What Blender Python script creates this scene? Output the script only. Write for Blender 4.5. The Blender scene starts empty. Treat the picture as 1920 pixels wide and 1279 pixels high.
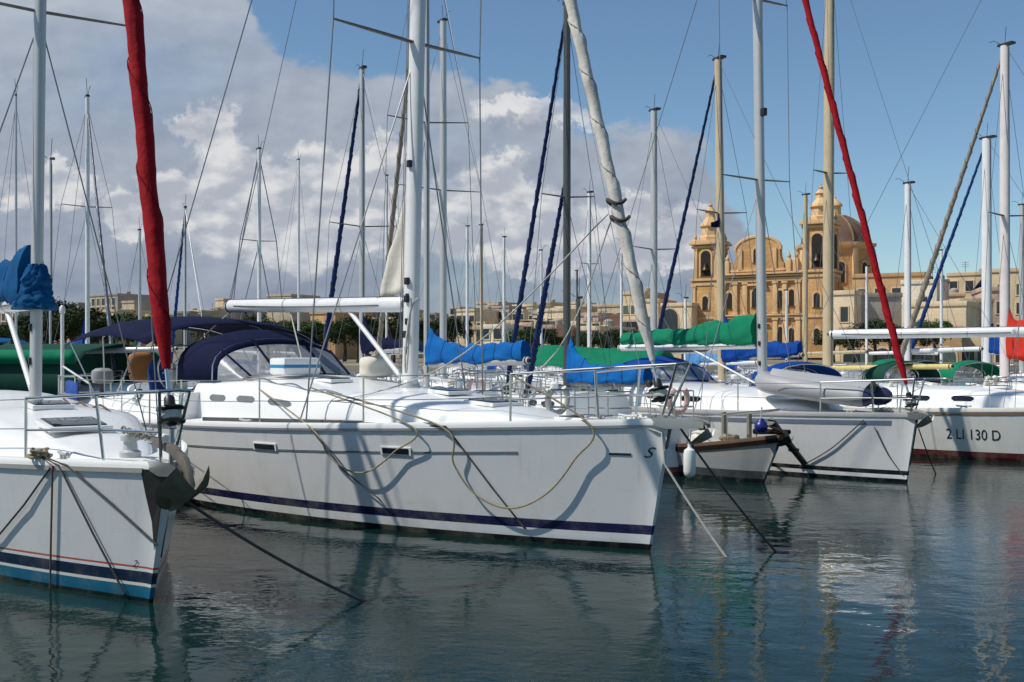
import bpy, bmesh, math, random
from mathutils import Vector, Matrix, noise as mnoise
R = math.radians
V = Vector
random.seed(7)
C = bpy.context.scene.collection
# ------------------------------------------------------------------ camera, sky, sun, exposure
F, HZ, CH = 2000.0, 667.0, 2.2            # focal length in photo pixels, horizon row, eye height above the water
cam = bpy.data.cameras.new('camera'); cam_o = bpy.data.objects.new('camera', cam); C.objects.link(cam_o)
cam_o.location = (0, 0, CH); cam_o.rotation_euler = (R(90), 0, 0)
cam.sensor_width = 36.0; cam.lens = F / 1920 * 36; cam.shift_y = (HZ - 639.5) / 1920
cam.clip_end = 4000; cam.clip_start = .1
sc = bpy.context.scene; sc.camera = cam_o
sc.view_settings.view_transform = 'Standard'; sc.view_settings.look = 'None'
sc.view_settings.exposure = 0.0; sc.view_settings.gamma = 1
SUN_AZ, SUN_EL = 77.0, 51.0               # degrees to the left of straight behind the camera, and up
sdir = V((-math.sin(R(SUN_AZ)) * math.cos(R(SUN_EL)), -math.cos(R(SUN_AZ)) * math.cos(R(SUN_EL)), math.sin(R(SUN_EL))))
sun = bpy.data.lights.new('sun', 'SUN'); sun.energy = 4.3; sun.angle = R(0.5); sun.color = (1, .95, .87)
sun_o = bpy.data.objects.new('sun', sun); C.objects.link(sun_o)
sun_o.rotation_euler = sdir.to_track_quat('Z', 'Y').to_euler()
w = bpy.data.worlds.new('World'); sc.world = w; w.use_nodes = True
nt = w.node_tree; nt.nodes.clear()
def nd(t, kind, **k):
    n = t.nodes.new(kind)
    for a, b in k.items(): setattr(n, a, b)
    return n
def mth(t, op, a, b=None, c=None, clamp=False):
    n = nd(t, 'ShaderNodeMath', operation=op); n.use_clamp = clamp
    for i, q in enumerate((a, b, c)):
        if q is None: continue
        if hasattr(q, 'is_linked'): t.links.new(q, n.inputs[i])
        else: n.inputs[i].default_value = q
    return n.outputs[0]
def sstep(t, x, lo, hi):
    n = nd(t, 'ShaderNodeMapRange', interpolation_type='SMOOTHSTEP')
    t.links.new(x, n.inputs[0]); n.inputs[1].default_value = lo; n.inputs[2].default_value = hi
    return n.outputs[0]
def mixc(t, f, a, b):
    n = nd(t, 'ShaderNodeMix', data_type='RGBA')
    for s, q in ((0, f), (6, a), (7, b)):
        if hasattr(q, 'is_linked'): t.links.new(q, n.inputs[s])
        else: n.inputs[s].default_value = q if s == 0 else (*q, 1)
    return n.outputs[2]
def noise(t, vec, scale, detail=8, rough=.55, out=0, dist=0):
    n = nd(t, 'ShaderNodeTexNoise'); n.inputs['Scale'].default_value = scale
    n.inputs['Detail'].default_value = detail; n.inputs['Roughness'].default_value = rough
    n.inputs['Distortion'].default_value = dist
    t.links.new(vec, n.inputs['Vector']); return n.outputs[out]
def build_sky():
    t = nt; L = t.links.new
    tc = nd(t, 'ShaderNodeTexCoord'); sep = nd(t, 'ShaderNodeSeparateXYZ'); L(tc.outputs['Generated'], sep.inputs[0])
    yy = mth(t, 'MAXIMUM', sep.outputs[1], .22)
    u = mth(t, 'DIVIDE', sep.outputs[0], yy); v = mth(t, 'DIVIDE', sep.outputs[2], yy)
    cv = nd(t, 'ShaderNodeCombineXYZ'); L(u, cv.inputs[0]); L(v, cv.inputs[1]); uv = cv.outputs[0]
    vs = nd(t, 'ShaderNodeVectorMath', operation='MULTIPLY'); L(uv, vs.inputs[0]); vs.inputs[1].default_value = (1, 1.7, 1)
    sh = nd(t, 'ShaderNodeVectorMath', operation='ADD'); L(vs.outputs[0], sh.inputs[0]); sh.inputs[1].default_value = (-.011, .016, 0)
    nA = noise(t, vs.outputs[0], 9, 12, .62); nB = noise(t, vs.outputs[0], 12, 7, .52); nB2 = noise(t, sh.outputs[0], 12, 7, .52); nC = noise(t, vs.outputs[0], 3.2, 5, .5)
    relief = mth(t, 'MULTIPLY', mth(t, 'SUBTRACT', nB, nB2), 2.6)                # lit where the cloud thins towards the sun
    rp = nd(t, 'ShaderNodeValToRGB'); L(mth(t, 'ADD', u, .5), rp.inputs[0])
    stops = [(0, .75), (.2, .55), (.235, .40), (.265, .30), (.31, .272), (.40, .268), (.48, .258), (.56, .225), (.62, .213), (.68, .19), (.725, .11), (.77, .05), (1, .02)]
    cr = rp.color_ramp
    while len(cr.elements) < len(stops): cr.elements.new(.5)
    for e, (p, q) in zip(cr.elements, stops): e.position = p; e.color = (q, q, q, 1)
    d = mth(t, 'SUBTRACT', rp.outputs[0], v)
    d = mth(t, 'ADD', d, mth(t, 'MULTIPLY', mth(t, 'SUBTRACT', nA, .5), .16))
    mA = sstep(t, d, -.006, .016)
    brk = sstep(t, nC, .30, .52)                                    # thin places where the blue comes through
    mA = mth(t, 'MULTIPLY', mA, mth(t, 'ADD', mth(t, 'MULTIPLY', brk, .40), .60))
    f = mth(t, 'ADD', mth(t, 'ADD', mth(t, 'MULTIPLY', v, 2.1), .06), mth(t, 'ADD', mth(t, 'MULTIPLY', mth(t, 'SUBTRACT', nC, .5), 1.0), mth(t, 'MULTIPLY', relief, .5)), clamp=True)
    colA = mixc(t, f, (.225, .275, .365), (.50, .545, .615))
    # sunlit heaps
    wob = nd(t, 'ShaderNodeVectorMath', operation='SUBTRACT'); L(noise(t, uv, 17, 12, .68, out=1), wob.inputs[0]); wob.inputs[1].default_value = (.5, .5, .5)
    wm = nd(t, 'ShaderNodeVectorMath', operation='SCALE'); L(wob.outputs[0], wm.inputs[0]); wm.inputs[3].default_value = .10
    uw = nd(t, 'ShaderNodeVectorMath', operation='ADD'); L(uv, uw.inputs[0]); L(wm.outputs[0], uw.inputs[1])
    best = None
    for px, py, rx, ry in [(405, 235, 60, 55), (440, 330, 70, 80), (345, 225, 35, 30), (325, 370, 60, 60), (235, 410, 55, 45), (480, 400, 110, 90), (590, 360, 65, 75), (735, 290, 55, 45), (680, 330, 90, 55),
                           (925, 335, 65, 60), (890, 410, 110, 80), (985, 400, 90, 60), (1150, 420, 85, 55), (1285, 435, 60, 40), (1230, 470, 100, 40), (620, 445, 150, 55), (90, 350, 90, 40),
                           (1010, 215, 110, 25), (780, 420, 140, 70), (1060, 480, 160, 45)]:
        s = nd(t, 'ShaderNodeVectorMath', operation='SUBTRACT'); L(uw.outputs[0], s.inputs[0]); s.inputs[1].default_value = ((px - 960) / F, (HZ - py) / F, 0)
        m = nd(t, 'ShaderNodeVectorMath', operation='MULTIPLY'); L(s.outputs[0], m.inputs[0]); m.inputs[1].default_value = (F / rx, F / ry, 0)
        ln = nd(t, 'ShaderNodeVectorMath', operation='LENGTH'); L(m.outputs[0], ln.inputs[0])
        val = mth(t, 'SUBTRACT', 1.25 if py > 200 else .95, ln.outputs['Value'])
        best = val if best is None else mth(t, 'SMOOTH_MAX', best, val, .12)
    mB = sstep(t, mth(t, 'ADD', best, mth(t, 'MULTIPLY', mth(t, 'SUBTRACT', nB, .5), .6)), .03, .38)
    shB = sstep(t, mth(t, 'ADD', mth(t, 'ADD', mth(t, 'MULTIPLY', v, .9), .36), mth(t, 'ADD', relief, mth(t, 'MULTIPLY', best, -.12))), .22, .72)
    colB = mixc(t, shB, (.44, .47, .54), (.80, .79, .785))
    col = mixc(t, mth(t, 'MULTIPLY', mB, .82), colA, colB)
    mask = mth(t, 'MAXIMUM', mA, mth(t, 'MULTIPLY', mB, mth(t, 'MAXIMUM', mA, sstep(t, d, -.05, .02))))
    low = mth(t, 'MULTIPLY', sstep(t, v, -.02, .0), sstep(t, sep.outputs[1], -.1, .25)); mask = mth(t, 'MULTIPLY', mask, low)
    sky = nd(t, 'ShaderNodeTexSky', sky_type='NISHITA'); sky.sun_disc = False
    sky.sun_elevation = R(SUN_EL); sky.sun_rotation = R(180 + SUN_AZ); sky.ozone_density = 2.4; sky.air_density = 1.0; sky.dust_density = .2
    b1 = nd(t, 'ShaderNodeBackground'); tint = nd(t, 'ShaderNodeMix', data_type='RGBA', blend_type='MULTIPLY'); tint.inputs[0].default_value = 1; L(sky.outputs[0], tint.inputs[6]); tint.inputs[7].default_value = (.86, .97, 1.0, 1)
    L(tint.outputs[2], b1.inputs[0]); b1.inputs[1].default_value = .108
    b2 = nd(t, 'ShaderNodeBackground'); L(col, b2.inputs[0]); b2.inputs[1].default_value = 1.0
    ms = nd(t, 'ShaderNodeMixShader'); L(mask, ms.inputs[0]); L(b1.outputs[0], ms.inputs[1]); L(b2.outputs[0], ms.inputs[2])
    o = nd(t, 'ShaderNodeOutputWorld'); L(ms.outputs[0], o.inputs[0])
build_sky()
# ------------------------------------------------------------------ helpers
def P(px, py, Y): return V(((px - 960) / F * Y, Y, CH - (py - HZ) / F * Y))
def W(px, py, z=0.0): return P(px, py, (CH - z) * F / (py - HZ))
def proj(p): return (960 + p[0] / p[1] * F, HZ + (CH - p[2]) / p[1] * F)
MATS = {}
def mat(name, col, rough=.5, metal=0., var=.12, scale=2.5, bump=0., bscale=30, coat=0., bands=None, alpha=1., streak=0., trans=0., blocks=0):
    """principled material with a large, soft variation of its colour and optional fine relief; bands = [(z, colour)] stripes by height"""
    if name in MATS: return MATS[name]
    m = bpy.data.materials.new(name); m.use_nodes = True; t = m.node_tree; L = t.links.new
    b = t.nodes['Principled BSDF']; tc = nd(t, 'ShaderNodeTexCoord'); vec = tc.outputs['Object']
    n1 = noise(t, vec, scale, 5, .6); base = (col[0], col[1], col[2])
    src = base
    if bands:
        sp = nd(t, 'ShaderNodeSeparateXYZ'); L(vec, sp.inputs[0])
        rp = nd(t, 'ShaderNodeValToRGB'); cr = rp.color_ramp; cr.interpolation = 'CONSTANT'
        L(mth(t, 'DIVIDE', mth(t, 'ADD', sp.outputs[2], .5), 2.5), rp.inputs[0])
        while len(cr.elements) < len(bands): cr.elements.new(.5)
        for e, (z, q) in zip(cr.elements, bands): e.position = max(0, min(1, (z + .5) / 2.5)); e.color = (*q, 1)
        src = rp.outputs[0]
    dk = mixc(t, 1.0, base, base)
    if var:
        g = mth(t, 'ADD', mth(t, 'MULTIPLY', mth(t, 'SUBTRACT', n1, .5), var * 3.2), 1.0)
        if streak:
            mp = nd(t, 'ShaderNodeMapping'); L(vec, mp.inputs[0]); mp.inputs['Scale'].default_value = (9, 9, .7)
            st = sstep(t, noise(t, mp.outputs[0], 1.4, 4, .6), .5, .8)
            g = mth(t, 'SUBTRACT', g, mth(t, 'MULTIPLY', st, streak))
        mm = nd(t, 'ShaderNodeMix', data_type='RGBA', blend_type='MULTIPLY'); mm.inputs[0].default_value = 1
        if hasattr(src, 'is_linked'): L(src, mm.inputs[6])
        else: mm.inputs[6].default_value = (*src, 1)
        cg = nd(t, 'ShaderNodeCombineColor'); [L(g, cg.inputs[i]) for i in range(3)]; L(cg.outputs[0], mm.inputs[7]); src = mm.outputs[2]
    if bands:                                  # tide line grime and runs from the deck edge
        hz = mth(t, 'MULTIPLY', sstep(t, mth(t, 'SUBTRACT', .75, sp.outputs[2]), .0, .55), sstep(t, noise(t, vec, 3.0, 6, .65), .42, .72))
        src = mixc(t, mth(t, 'MULTIPLY', hz, .24), src, (.34, .31, .22))
        ms_ = nd(t, 'ShaderNodeMapping'); L(vec, ms_.inputs[0]); ms_.inputs['Scale'].default_value = (1.2, 1.2, 14); scf = sstep(t, noise(t, ms_.outputs[0], 2.2, 6, .7), .60, .70)
        src = mixc(t, mth(t, 'MULTIPLY', scf, .16), src, (.20, .20, .19))
        mr_ = nd(t, 'ShaderNodeMapping'); L(vec, mr_.inputs[0]); mr_.inputs['Scale'].default_value = (7, 7, .5); rst = mth(t, 'MULTIPLY', sstep(t, noise(t, mr_.outputs[0], 1.0, 3, .5), .63, .72), sstep(t, sp.outputs[2], .45, 1.15))
        src = mixc(t, mth(t, 'MULTIPLY', rst, .22), src, (.35, .20, .09))
    if blocks:
        sx = nd(t, 'ShaderNodeSeparateXYZ'); L(vec, sx.inputs[0]); cx = nd(t, 'ShaderNodeCombineXYZ'); L(mth(t, 'ADD', sx.outputs[0], sx.outputs[1]), cx.inputs[0]); L(sx.outputs[2], cx.inputs[1])
        bk = nd(t, 'ShaderNodeTexBrick'); L(cx.outputs[0], bk.inputs['Vector']); bk.inputs['Scale'].default_value = 1.0; bk.inputs['Brick Width'].default_value = blocks * 2; bk.inputs['Row Height'].default_value = blocks
        bk.inputs['Mortar Size'].default_value = .02; bk.inputs['Color1'].default_value = (1, 1, 1, 1); bk.inputs['Color2'].default_value = (.80, .80, .80, 1); bk.inputs['Mortar'].default_value = (.55, .52, .5, 1)
        m2 = nd(t, 'ShaderNodeMix', data_type='RGBA', blend_type='MULTIPLY'); m2.inputs[0].default_value = .8 if blocks > .4 else .35
        if hasattr(src, 'is_linked'): L(src, m2.inputs[6])
        L(bk.outputs[0], m2.inputs[7]); src = m2.outputs[2]
    if hasattr(src, 'is_linked'): L(src, b.inputs['Base Color'])
    else: b.inputs['Base Color'].default_value = (*src, 1)
    b.inputs['Roughness'].default_value = rough; b.inputs['Metallic'].default_value = metal
    if any(k in name for k in ('canvas', 'cloth', 'sail', 'plaster', 'stone', 'foliage')): b.inputs['Specular IOR Level'].default_value = .12
    b.inputs['Coat Weight'].default_value = coat; b.inputs['Coat Roughness'].default_value = .08
    if alpha < 1: b.inputs['Alpha'].default_value = alpha
    if trans: b.inputs['Transmission Weight'].default_value = trans
    if bump:
        bp = nd(t, 'ShaderNodeBump'); bp.inputs['Strength'].default_value = bump; bp.inputs['Distance'].default_value = .02
        L(noise(t, vec, bscale, 6, .6), bp.inputs['Height']); L(bp.outputs[0], b.inputs['Normal'])
    MATS[name] = m; return m
class MB:
    def __init__(s): s.v = []; s.f = []
    def add(s, vs, fs, M=None):
        o = len(s.v)
        s.v += [tuple(M @ V(p)) if M else tuple(p) for p in vs]; s.f += [tuple(i + o for i in q) for q in fs]; return s
    def loft(s, rows, close=False, cap0=False, cap1=False, M=None):
        n = len(rows[0]); vs = [p for r in rows for p in r]; fs = []
        for i in range(len(rows) - 1):
            for j in range(n if close else n - 1):
                k = (j + 1) % n; fs.append((i * n + j, i * n + k, (i + 1) * n + k, (i + 1) * n + j))
        if cap0: fs.append(tuple(range(n)))
        if cap1: fs.append(tuple((len(rows) - 1) * n + j for j in range(n)))
        return s.add(vs, fs, M)
    def tube(s, pts, r, n=8, ell=(1, 1), ref=None, wob=None):
        pts = [V(p) for p in pts]; rows = []; N = len(pts)
        rr = r if isinstance(r, (list, tuple)) else [r] * N
        pa = None
        for i, p in enumerate(pts):
            tg = (pts[min(i + 1, N - 1)] - pts[max(i - 1, 0)])
            if tg.length < 1e-9: tg = V((0, 0, 1))
            tg.normalize()
            if pa is None:
                q = V(ref) if ref else (V((0, 0, 1)) if abs(tg.z) < .9 else V((1, 0, 0)))
            else: q = pa
            a = (q - tg * q.dot(tg)).normalized(); pa = a; b = tg.cross(a)
            row = []
            for k in range(n):
                th = 2 * math.pi * k / n; k2 = rr[i] * (wob(i / max(1, N - 1), th) if wob else 1)
                row.append(p + a * math.cos(th) * k2 * ell[0] + b * math.sin(th) * k2 * ell[1])
            rows.append(row)
        return s.loft(rows, True, True, True)
    def box(s, c, d, rz=0, M=None):
        x, y, z = d[0] / 2, d[1] / 2, d[2] / 2
        T = Matrix.Translation(V(c)) @ Matrix.Rotation(rz, 4, 'Z'); T = M @ T if M else T
        return s.add([(-x, -y, -z), (x, -y, -z), (x, y, -z), (-x, y, -z), (-x, -y, z), (x, -y, z), (x, y, z), (-x, y, z)],
                     [(0, 3, 2, 1), (4, 5, 6, 7), (0, 1, 5, 4), (1, 2, 6, 5), (2, 3, 7, 6), (3, 0, 4, 7)], T)
    def lathe(s, prof, c=(0, 0, 0), n=16, M=None):
        rows = [[(c[0] + r * math.cos(2 * math.pi * k / n), c[1] + r * math.sin(2 * math.pi * k / n), c[2] + z) for k in range(n)] for r, z in prof]
        return s.loft(rows, True, True, True, M)
    def prism(s, poly, t, M):        # polygon in the xz plane of M, thickness t along y
        n = len(poly)
        return s.add([(x, -t / 2, z) for x, z in poly] + [(x, t / 2, z) for x, z in poly],
                     [tuple(range(n)), tuple(range(n, 2 * n))] + [(i, (i + 1) % n, n + (i + 1) % n, n + i) for i in range(n)], M)
    def build(s, name, m, parent=None, bevel=0, sharp=38, flat=False):
        me = bpy.data.meshes.new(name); me.from_pydata(s.v, [], s.f); me.update()
        bm = bmesh.new(); bm.from_mesh(me); bmesh.ops.recalc_face_normals(bm, faces=bm.faces)
        if bevel:
            ed = [e for e in bm.edges if len(e.link_faces) == 2 and e.calc_face_angle(0) > R(40)]
            bmesh.ops.bevel(bm, geom=ed, offset=bevel, segments=2, profile=.6, affect='EDGES', clamp_overlap=True)
        bm.to_mesh(me); bm.free()
        if not flat:
            me.polygons.foreach_set('use_smooth', [True] * len(me.polygons)); me.set_sharp_from_angle(angle=R(sharp))
        me.materials.append(m)
        o = bpy.data.objects.new(name, me); C.objects.link(o)
        if parent: o.parent = parent
        return o
def tag(o, label, cat, group=None, kind=None):
    if label: o['label'] = label
    if cat: o['category'] = cat
    if group: o['group'] = group
    if kind: o['kind'] = kind
    return o
def thing(name, label, cat, loc=(0, 0, 0), rz=0, group=None):
    o = bpy.data.objects.new(name, None); C.objects.link(o); o.location = loc; o.rotation_euler = (0, 0, rz); o.empty_display_size = .2
    return tag(o, label, cat, group)
def copy_tree(o, parent=None, name=None):
    c = o.copy(); C.objects.link(c); c.parent = parent
    for ch in list(o.children): copy_tree(ch, c)
    return c
def spline(pts, n=8):               # Catmull-Rom through the points
    pts = [V(p) for p in pts]; out = []
    for i in range(len(pts) - 1):
        a, b, c, d = pts[max(i - 1, 0)], pts[i], pts[i + 1], pts[min(i + 2, len(pts) - 1)]
        for k in range(n):
            t = k / n; out.append(.5 * ((2 * b) + (c - a) * t + (2 * a - 5 * b + 4 * c - d) * t * t + (3 * b - a - 3 * c + d) * t ** 3))
    return out + [pts[-1]]
def sag(a, b, s=.1, n=14):
    a, b = V(a), V(b); return [a.lerp(b, i / n) - V((0, 0, s * 4 * (i / n) * (1 - i / n))) for i in range(n + 1)]
# materials -----------------------------------------------------------
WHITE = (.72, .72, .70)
m_gel = mat('white gelcoat', (.80, .80, .78), .28, var=.03, coat=.3, scale=1.2)
m_deck = mat('deck paint', (.72, .72, .69), .55, var=.07, bump=.15, bscale=120)
m_cream = mat('old cream gelcoat', (.66, .63, .55), .4, var=.09)
m_alu = mat('aluminium spar', (.50, .50, .49), .42, .3, var=.06)
m_paintmast = mat('white painted spar', (.70, .70, .69), .34, .0, var=.08, coat=.1, streak=.08)
m_tan = mat('varnished pale spar', (.50, .40, .25), .4, var=.12)
m_darkspar = mat('dark anodised spar', (.10, .10, .095), .35, .5, var=.12)
m_steel = mat('stainless tube', (.60, .60, .58), .22, .95, var=.05)
m_wire = mat('rigging wire', (.22, .22, .23), .4, .7, var=.05)
m_black = mat('black plastic', (.015, .015, .016), .4, var=.2)
m_glass = mat('dark cabin glass', (.012, .014, .018), .06, var=0)
m_teak = mat('teak', (.10, .05, .025), .6, var=.3, scale=6)
m_rope = mat('tan mooring rope', (.30, .25, .16), .9, var=.3, scale=20, bump=.6, bscale=90)
m_drope = mat('dark wet rope', (.06, .055, .05), .8, var=.3, scale=20, bump=.6, bscale=90)
m_wrope = mat('white braided rope', (.55, .53, .47), .8, var=.2, scale=20, bump=.6, bscale=90)
m_galv = mat('galvanised iron', (.36, .35, .31), .55, .5, var=.35, scale=9, bump=.25)
m_navy = mat('navy acrylic canvas', (.005, .008, .034), .85, var=.25, bump=.3, bscale=9)
m_blue = mat('bright blue canvas', (.004, .105, .34), .8, var=.22, bump=.55, bscale=7)
m_blue2 = mat('royal blue canvas', (.005, .05, .25), .8, var=.22, bump=.5, bscale=8)
m_teal = mat('cyan blue canvas', (.003, .07, .19), .8, var=.22, bump=.5, bscale=7)
m_green = mat('green canvas', (.006, .17, .085), .8, var=.22, bump=.5, bscale=6)
m_dgreen = mat('dark green canvas', (.012, .055, .04), .85, var=.25, bump=.4, bscale=6)
m_red = mat('red acrylic canvas', (.29, .007, .013), .8, var=.25, scale=5, bump=.7, bscale=8)
m_red2 = mat('bright red canvas', (.50, .035, .02), .8, var=.2, bump=.5, bscale=7)
m_sailwhite = mat('sailcloth', (.62, .58, .50), .8, var=.14, scale=3, bump=.5, bscale=9)
m_furltan = mat('weathered sail strip', (.28, .24, .19), .85, var=.35, scale=4, bump=.5, bscale=9)
m_furlnavy = mat('navy sail strip', (.012, .028, .10), .85, var=.3, scale=4, bump=.5, bscale=9)
m_furlblue = mat('blue sail strip', (.012, .05, .19), .85, var=.3, scale=4, bump=.5, bscale=9)
m_vinyl = mat('clear vinyl', (.30, .32, .34), .32, var=.35, scale=3, bump=.6, bscale=4, alpha=.62)
m_grey = mat('grey hypalon', (.34, .345, .35), .5, var=.1, bump=.1)
m_orange = mat('ochre canvas', (.38, .17, .06), .85, var=.2)
m_jersey = mat('blue cloth', (.03, .07, .25), .9, var=.4, scale=5)
m_fender = mat('white fender vinyl', (.75, .75, .72), .35, var=.1)
m_blueball = mat('blue fender vinyl', (.01, .02, .16), .35, var=.1)
m_yellow = mat('pale yellow spar', (.62, .50, .20), .45, var=.15)
m_lb = mat('faded pink lifebuoy', (.58, .40, .34), .6, var=.2)
m_hem = {'red acrylic canvas': mat('red hem canvas', (.15, .004, .008), .8), 'weathered white sail roll': mat('grey hem cloth', (.30, .28, .24), .8)}
m_tie = mat('dark webbing strap cloth', (.02, .03, .06), .85)
m_text = mat('hull lettering', (.012, .013, .02), .4, var=0)
DARK = (.008, .009, .012)
def hullmat(name, bands, base=WHITE, rough=.26): return mat(name, base, rough, var=.06, scale=1.6, coat=.3, bands=bands, streak=.07)
# ------------------------------------------------------------------ water
def water():
    m = bpy.data.materials.new('harbour water'); m.use_nodes = True; t = m.node_tree; L = t.links.new; b = t.nodes['Principled BSDF']
    b.inputs['Base Color'].default_value = (.003, .017, .0145, 1); b.inputs['Roughness'].default_value = .035; b.inputs['IOR'].default_value = 1.33; b.inputs['Specular IOR Level'].default_value = .30
    tc = nd(t, 'ShaderNodeTexCoord'); mp = nd(t, 'ShaderNodeMapping'); L(tc.outputs['Object'], mp.inputs[0])
    mp.inputs['Rotation'].default_value = (0, 0, R(20)); mp.inputs['Scale'].default_value = (1.0, 1.35, 1)
    patch = sstep(t, noise(t, tc.outputs['Object'], .22, 4, .55), .40, .62)      # breeze patches on calmer water
    n1 = noise(t, mp.outputs[0], 9, 3, .5); n2 = noise(t, mp.outputs[0], 2.1, 3, .5); n3 = noise(t, mp.outputs[0], 26, 2, .5)
    h = mth(t, 'ADD', mth(t, 'MULTIPLY', n2, .011), mth(t, 'MULTIPLY', n1, mth(t, 'ADD', mth(t, 'MULTIPLY', patch, .0042), .0005)))
    h = mth(t, 'ADD', h, mth(t, 'MULTIPLY', n3, mth(t, 'ADD', mth(t, 'MULTIPLY', patch, .0015), .00015)))
    bp = nd(t, 'ShaderNodeBump'); bp.inputs['Strength'].default_value = 1; bp.inputs['Distance'].default_value = 1.0
    L(h, bp.inputs['Height']); L(bp.outputs[0], b.inputs['Normal'])
    q = MB(); q.add([(-900, -120, 0), (900, -120, 0), (900, 1500, 0), (-900, 1500, 0)], [(0, 1, 2, 3)])
    tag(q.build('water', m, flat=True), 'dark green harbour water rippled with reflections of the hulls', 'water', kind='structure')
water()
# ------------------------------------------------------------------ sailing boats
class Boat:
    """local frame: x aft from the stem at the waterline, y to starboard, z up from the water"""
    def __init__(s, name, label, bow, ang, L, B, fb, ov=.3, um=.58, tw=.78, wlf=.88, p=2.3, pw=2.1, group=None, cat='sailboat'):
        s.L, s.B, s.fbv, s.ov, s.um, s.tw, s.wlf, s.p, s.pw = L, B, fb, ov, um, tw, wlf, p, pw
        s.ang = R(ang); s.root = thing(name, label, cat, (bow[0], bow[1], 0), s.ang, group)
        s.Mw = Matrix.Translation((bow[0], bow[1], 0)) @ Matrix.Rotation(s.ang, 4, 'Z'); s.Mi = s.Mw.inverted()
    def w2l(s, p): return s.Mi @ V(p)
    def l2w(s, p): return s.Mw @ V(p)
    def dirl(s, d): return s.Mi.to_3x3() @ V(d)
    def shape(s, u, p):
        if u < s.um: return 1 - (1 - u / s.um) ** p
        return 1 - (1 - s.tw) * ((u - s.um) / (1 - s.um)) ** 2
    def bd(s, u): return max(.035, s.B / 2 * s.shape(u, s.p))
    def bw(s, u): return max(.02, s.B / 2 * s.wlf * s.shape(u, s.pw) * (1 - .12 * max(0, u - .7)))
    def fb(s, u):
        a, b, c = s.fbv; return a * (1 - u) * (1 - 2 * u) + b * 4 * u * (1 - u) + c * u * (2 * u - 1)
    def H(s, u, z, side=1, off=0):
        zz = z / s.fb(u)
        y = s.bw(u) + (s.bd(u) - s.bw(u)) * max(0, zz) ** .9 if z >= 0 else s.bw(u) * math.sqrt(max(0, 1 - (z / .62) ** 2))
        x = u * s.L - s.ov * max(0, zz) * (1 - u) ** 5 + (max(0, -z) * 1.2) * (1 - u) ** 6
        return V((x, side * (y + off), z))
    def normal(s, u, z, side=1):
        a = s.H(min(1, u + .004), z, side) - s.H(max(0, u - .004), z, side); b = s.H(u, z + .01, side) - s.H(u, z - .01, side)
        n = a.cross(b).normalized(); return n if n.y * side > 0 else -n
    def dz(s, u): return s.fb(u) - .015
    def deckz(s, x, y=0):
        u = max(0, min(1, x / s.L)); b = s.bd(u); return s.dz(u) + .075 * (1 - (y / b) ** 2) * min(1, b)
    def pix(s, px, py, side=1):      # hull point seen at a pixel
        best = None
        u0, u1, z0, z1 = 0, 1, 0, 1.0
        for it in range(4):
            c = None
            for i in range(25):
                for j in range(17):
                    u = u0 + (u1 - u0) * i / 24; zz = z0 + (z1 - z0) * j / 16
                    q = proj(s.l2w(s.H(u, zz * s.fb(u), side))); e = (q[0] - px) ** 2 + (q[1] - py) ** 2
                    if c is None or e < c[0]: c = (e, u, zz)
            du, dzz = (u1 - u0) / 10, (z1 - z0) / 8
            u0, u1, z0, z1 = max(0, c[1] - du), min(1, c[1] + du), max(0, c[2] - dzz), min(1, c[2] + dzz)
        return c[1], c[2] * s.fb(c[1])
    def onhull(s, px, py, off=.04, side=1):
        u, z = s.pix(px, py, side); return s.l2w(s.H(u, z, side) + s.normal(u, z, side) * off)
    def patch(s, u0, u1, za, zb, off=.006, side=1, n=10, k=3):
        """strip of skin standing proud of the hull between two heights (functions of u)"""
        q = MB(); fa = za if callable(za) else (lambda u: za); f2 = zb if callable(zb) else (lambda u: zb)
        rows, rb = [], []
        for i in range(n + 1):
            u = u0 + (u1 - u0) * i / n; row = []; rw = []
            for j in range(k + 1):
                z = fa(u) + (f2(u) - fa(u)) * j / k; nn = s.normal(u, z, side); row.append(s.H(u, z, side) + nn * off); rw.append(s.H(u, z, side) - nn * .004)
            rows.append(row + rw[::-1])
        return q.loft(rows, True, True, True)
    # ---- parts
    def hull(s, m, name='hull', nu=36, nz=13):
        q = MB(); us = [(i / nu) ** 1.35 for i in range(nu + 1)]
        for side in (1, -1):
            rows = []
            for u in us:
                f = s.fb(u); rows.append([s.H(u, z, side) for z in [-.5, -.3, -.12] + [f * j / (nz - 1) for j in range(nz)]])
            q.loft(rows)
        f = s.fb(1); zs = [-.5, -.3, -.12] + [f * j / (nz - 1) for j in range(nz)]
        q.loft([[s.H(1, z, 1) for z in zs], [s.H(1, z, -1) for z in zs]])                 # transom
        q.loft([[s.H(0, z, 1) for z in zs], [s.H(0, z, -1) for z in zs]])                 # stem face
        s.hull_o = q.build(name, m, s.root); return s.hull_o
    def deck(s, m, toe=None, toe_h=.035, tm=None):
        q = MB(); rows = []
        for i in range(31):
            u = (i / 30) ** 1.2; b = s.bd(u) - .004
            x = s.H(u, s.fb(u)).x
            rows.append([V((x, b * k / 6, s.dz(u) + .075 * (1 - (k / 6) ** 2) * min(1, b))) for k in range(-6, 7)])
        q.loft(rows); s.deck_o = q.build('deck', m, s.root)
        q = MB()
        for side in (1, -1):
            q.loft([[s.H(u, s.fb(u), side) + V((0, side * dy, dz)) for dy, dz in ((.012, -.03), (.016, .012), (0, toe_h), (-.03, toe_h), (-.045, -.012))] for u in [(i / 30) ** 1.2 for i in range(31)]], True, True, True)
        q.build('toe_rail', tm or m, s.root); return s.deck_o
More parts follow.
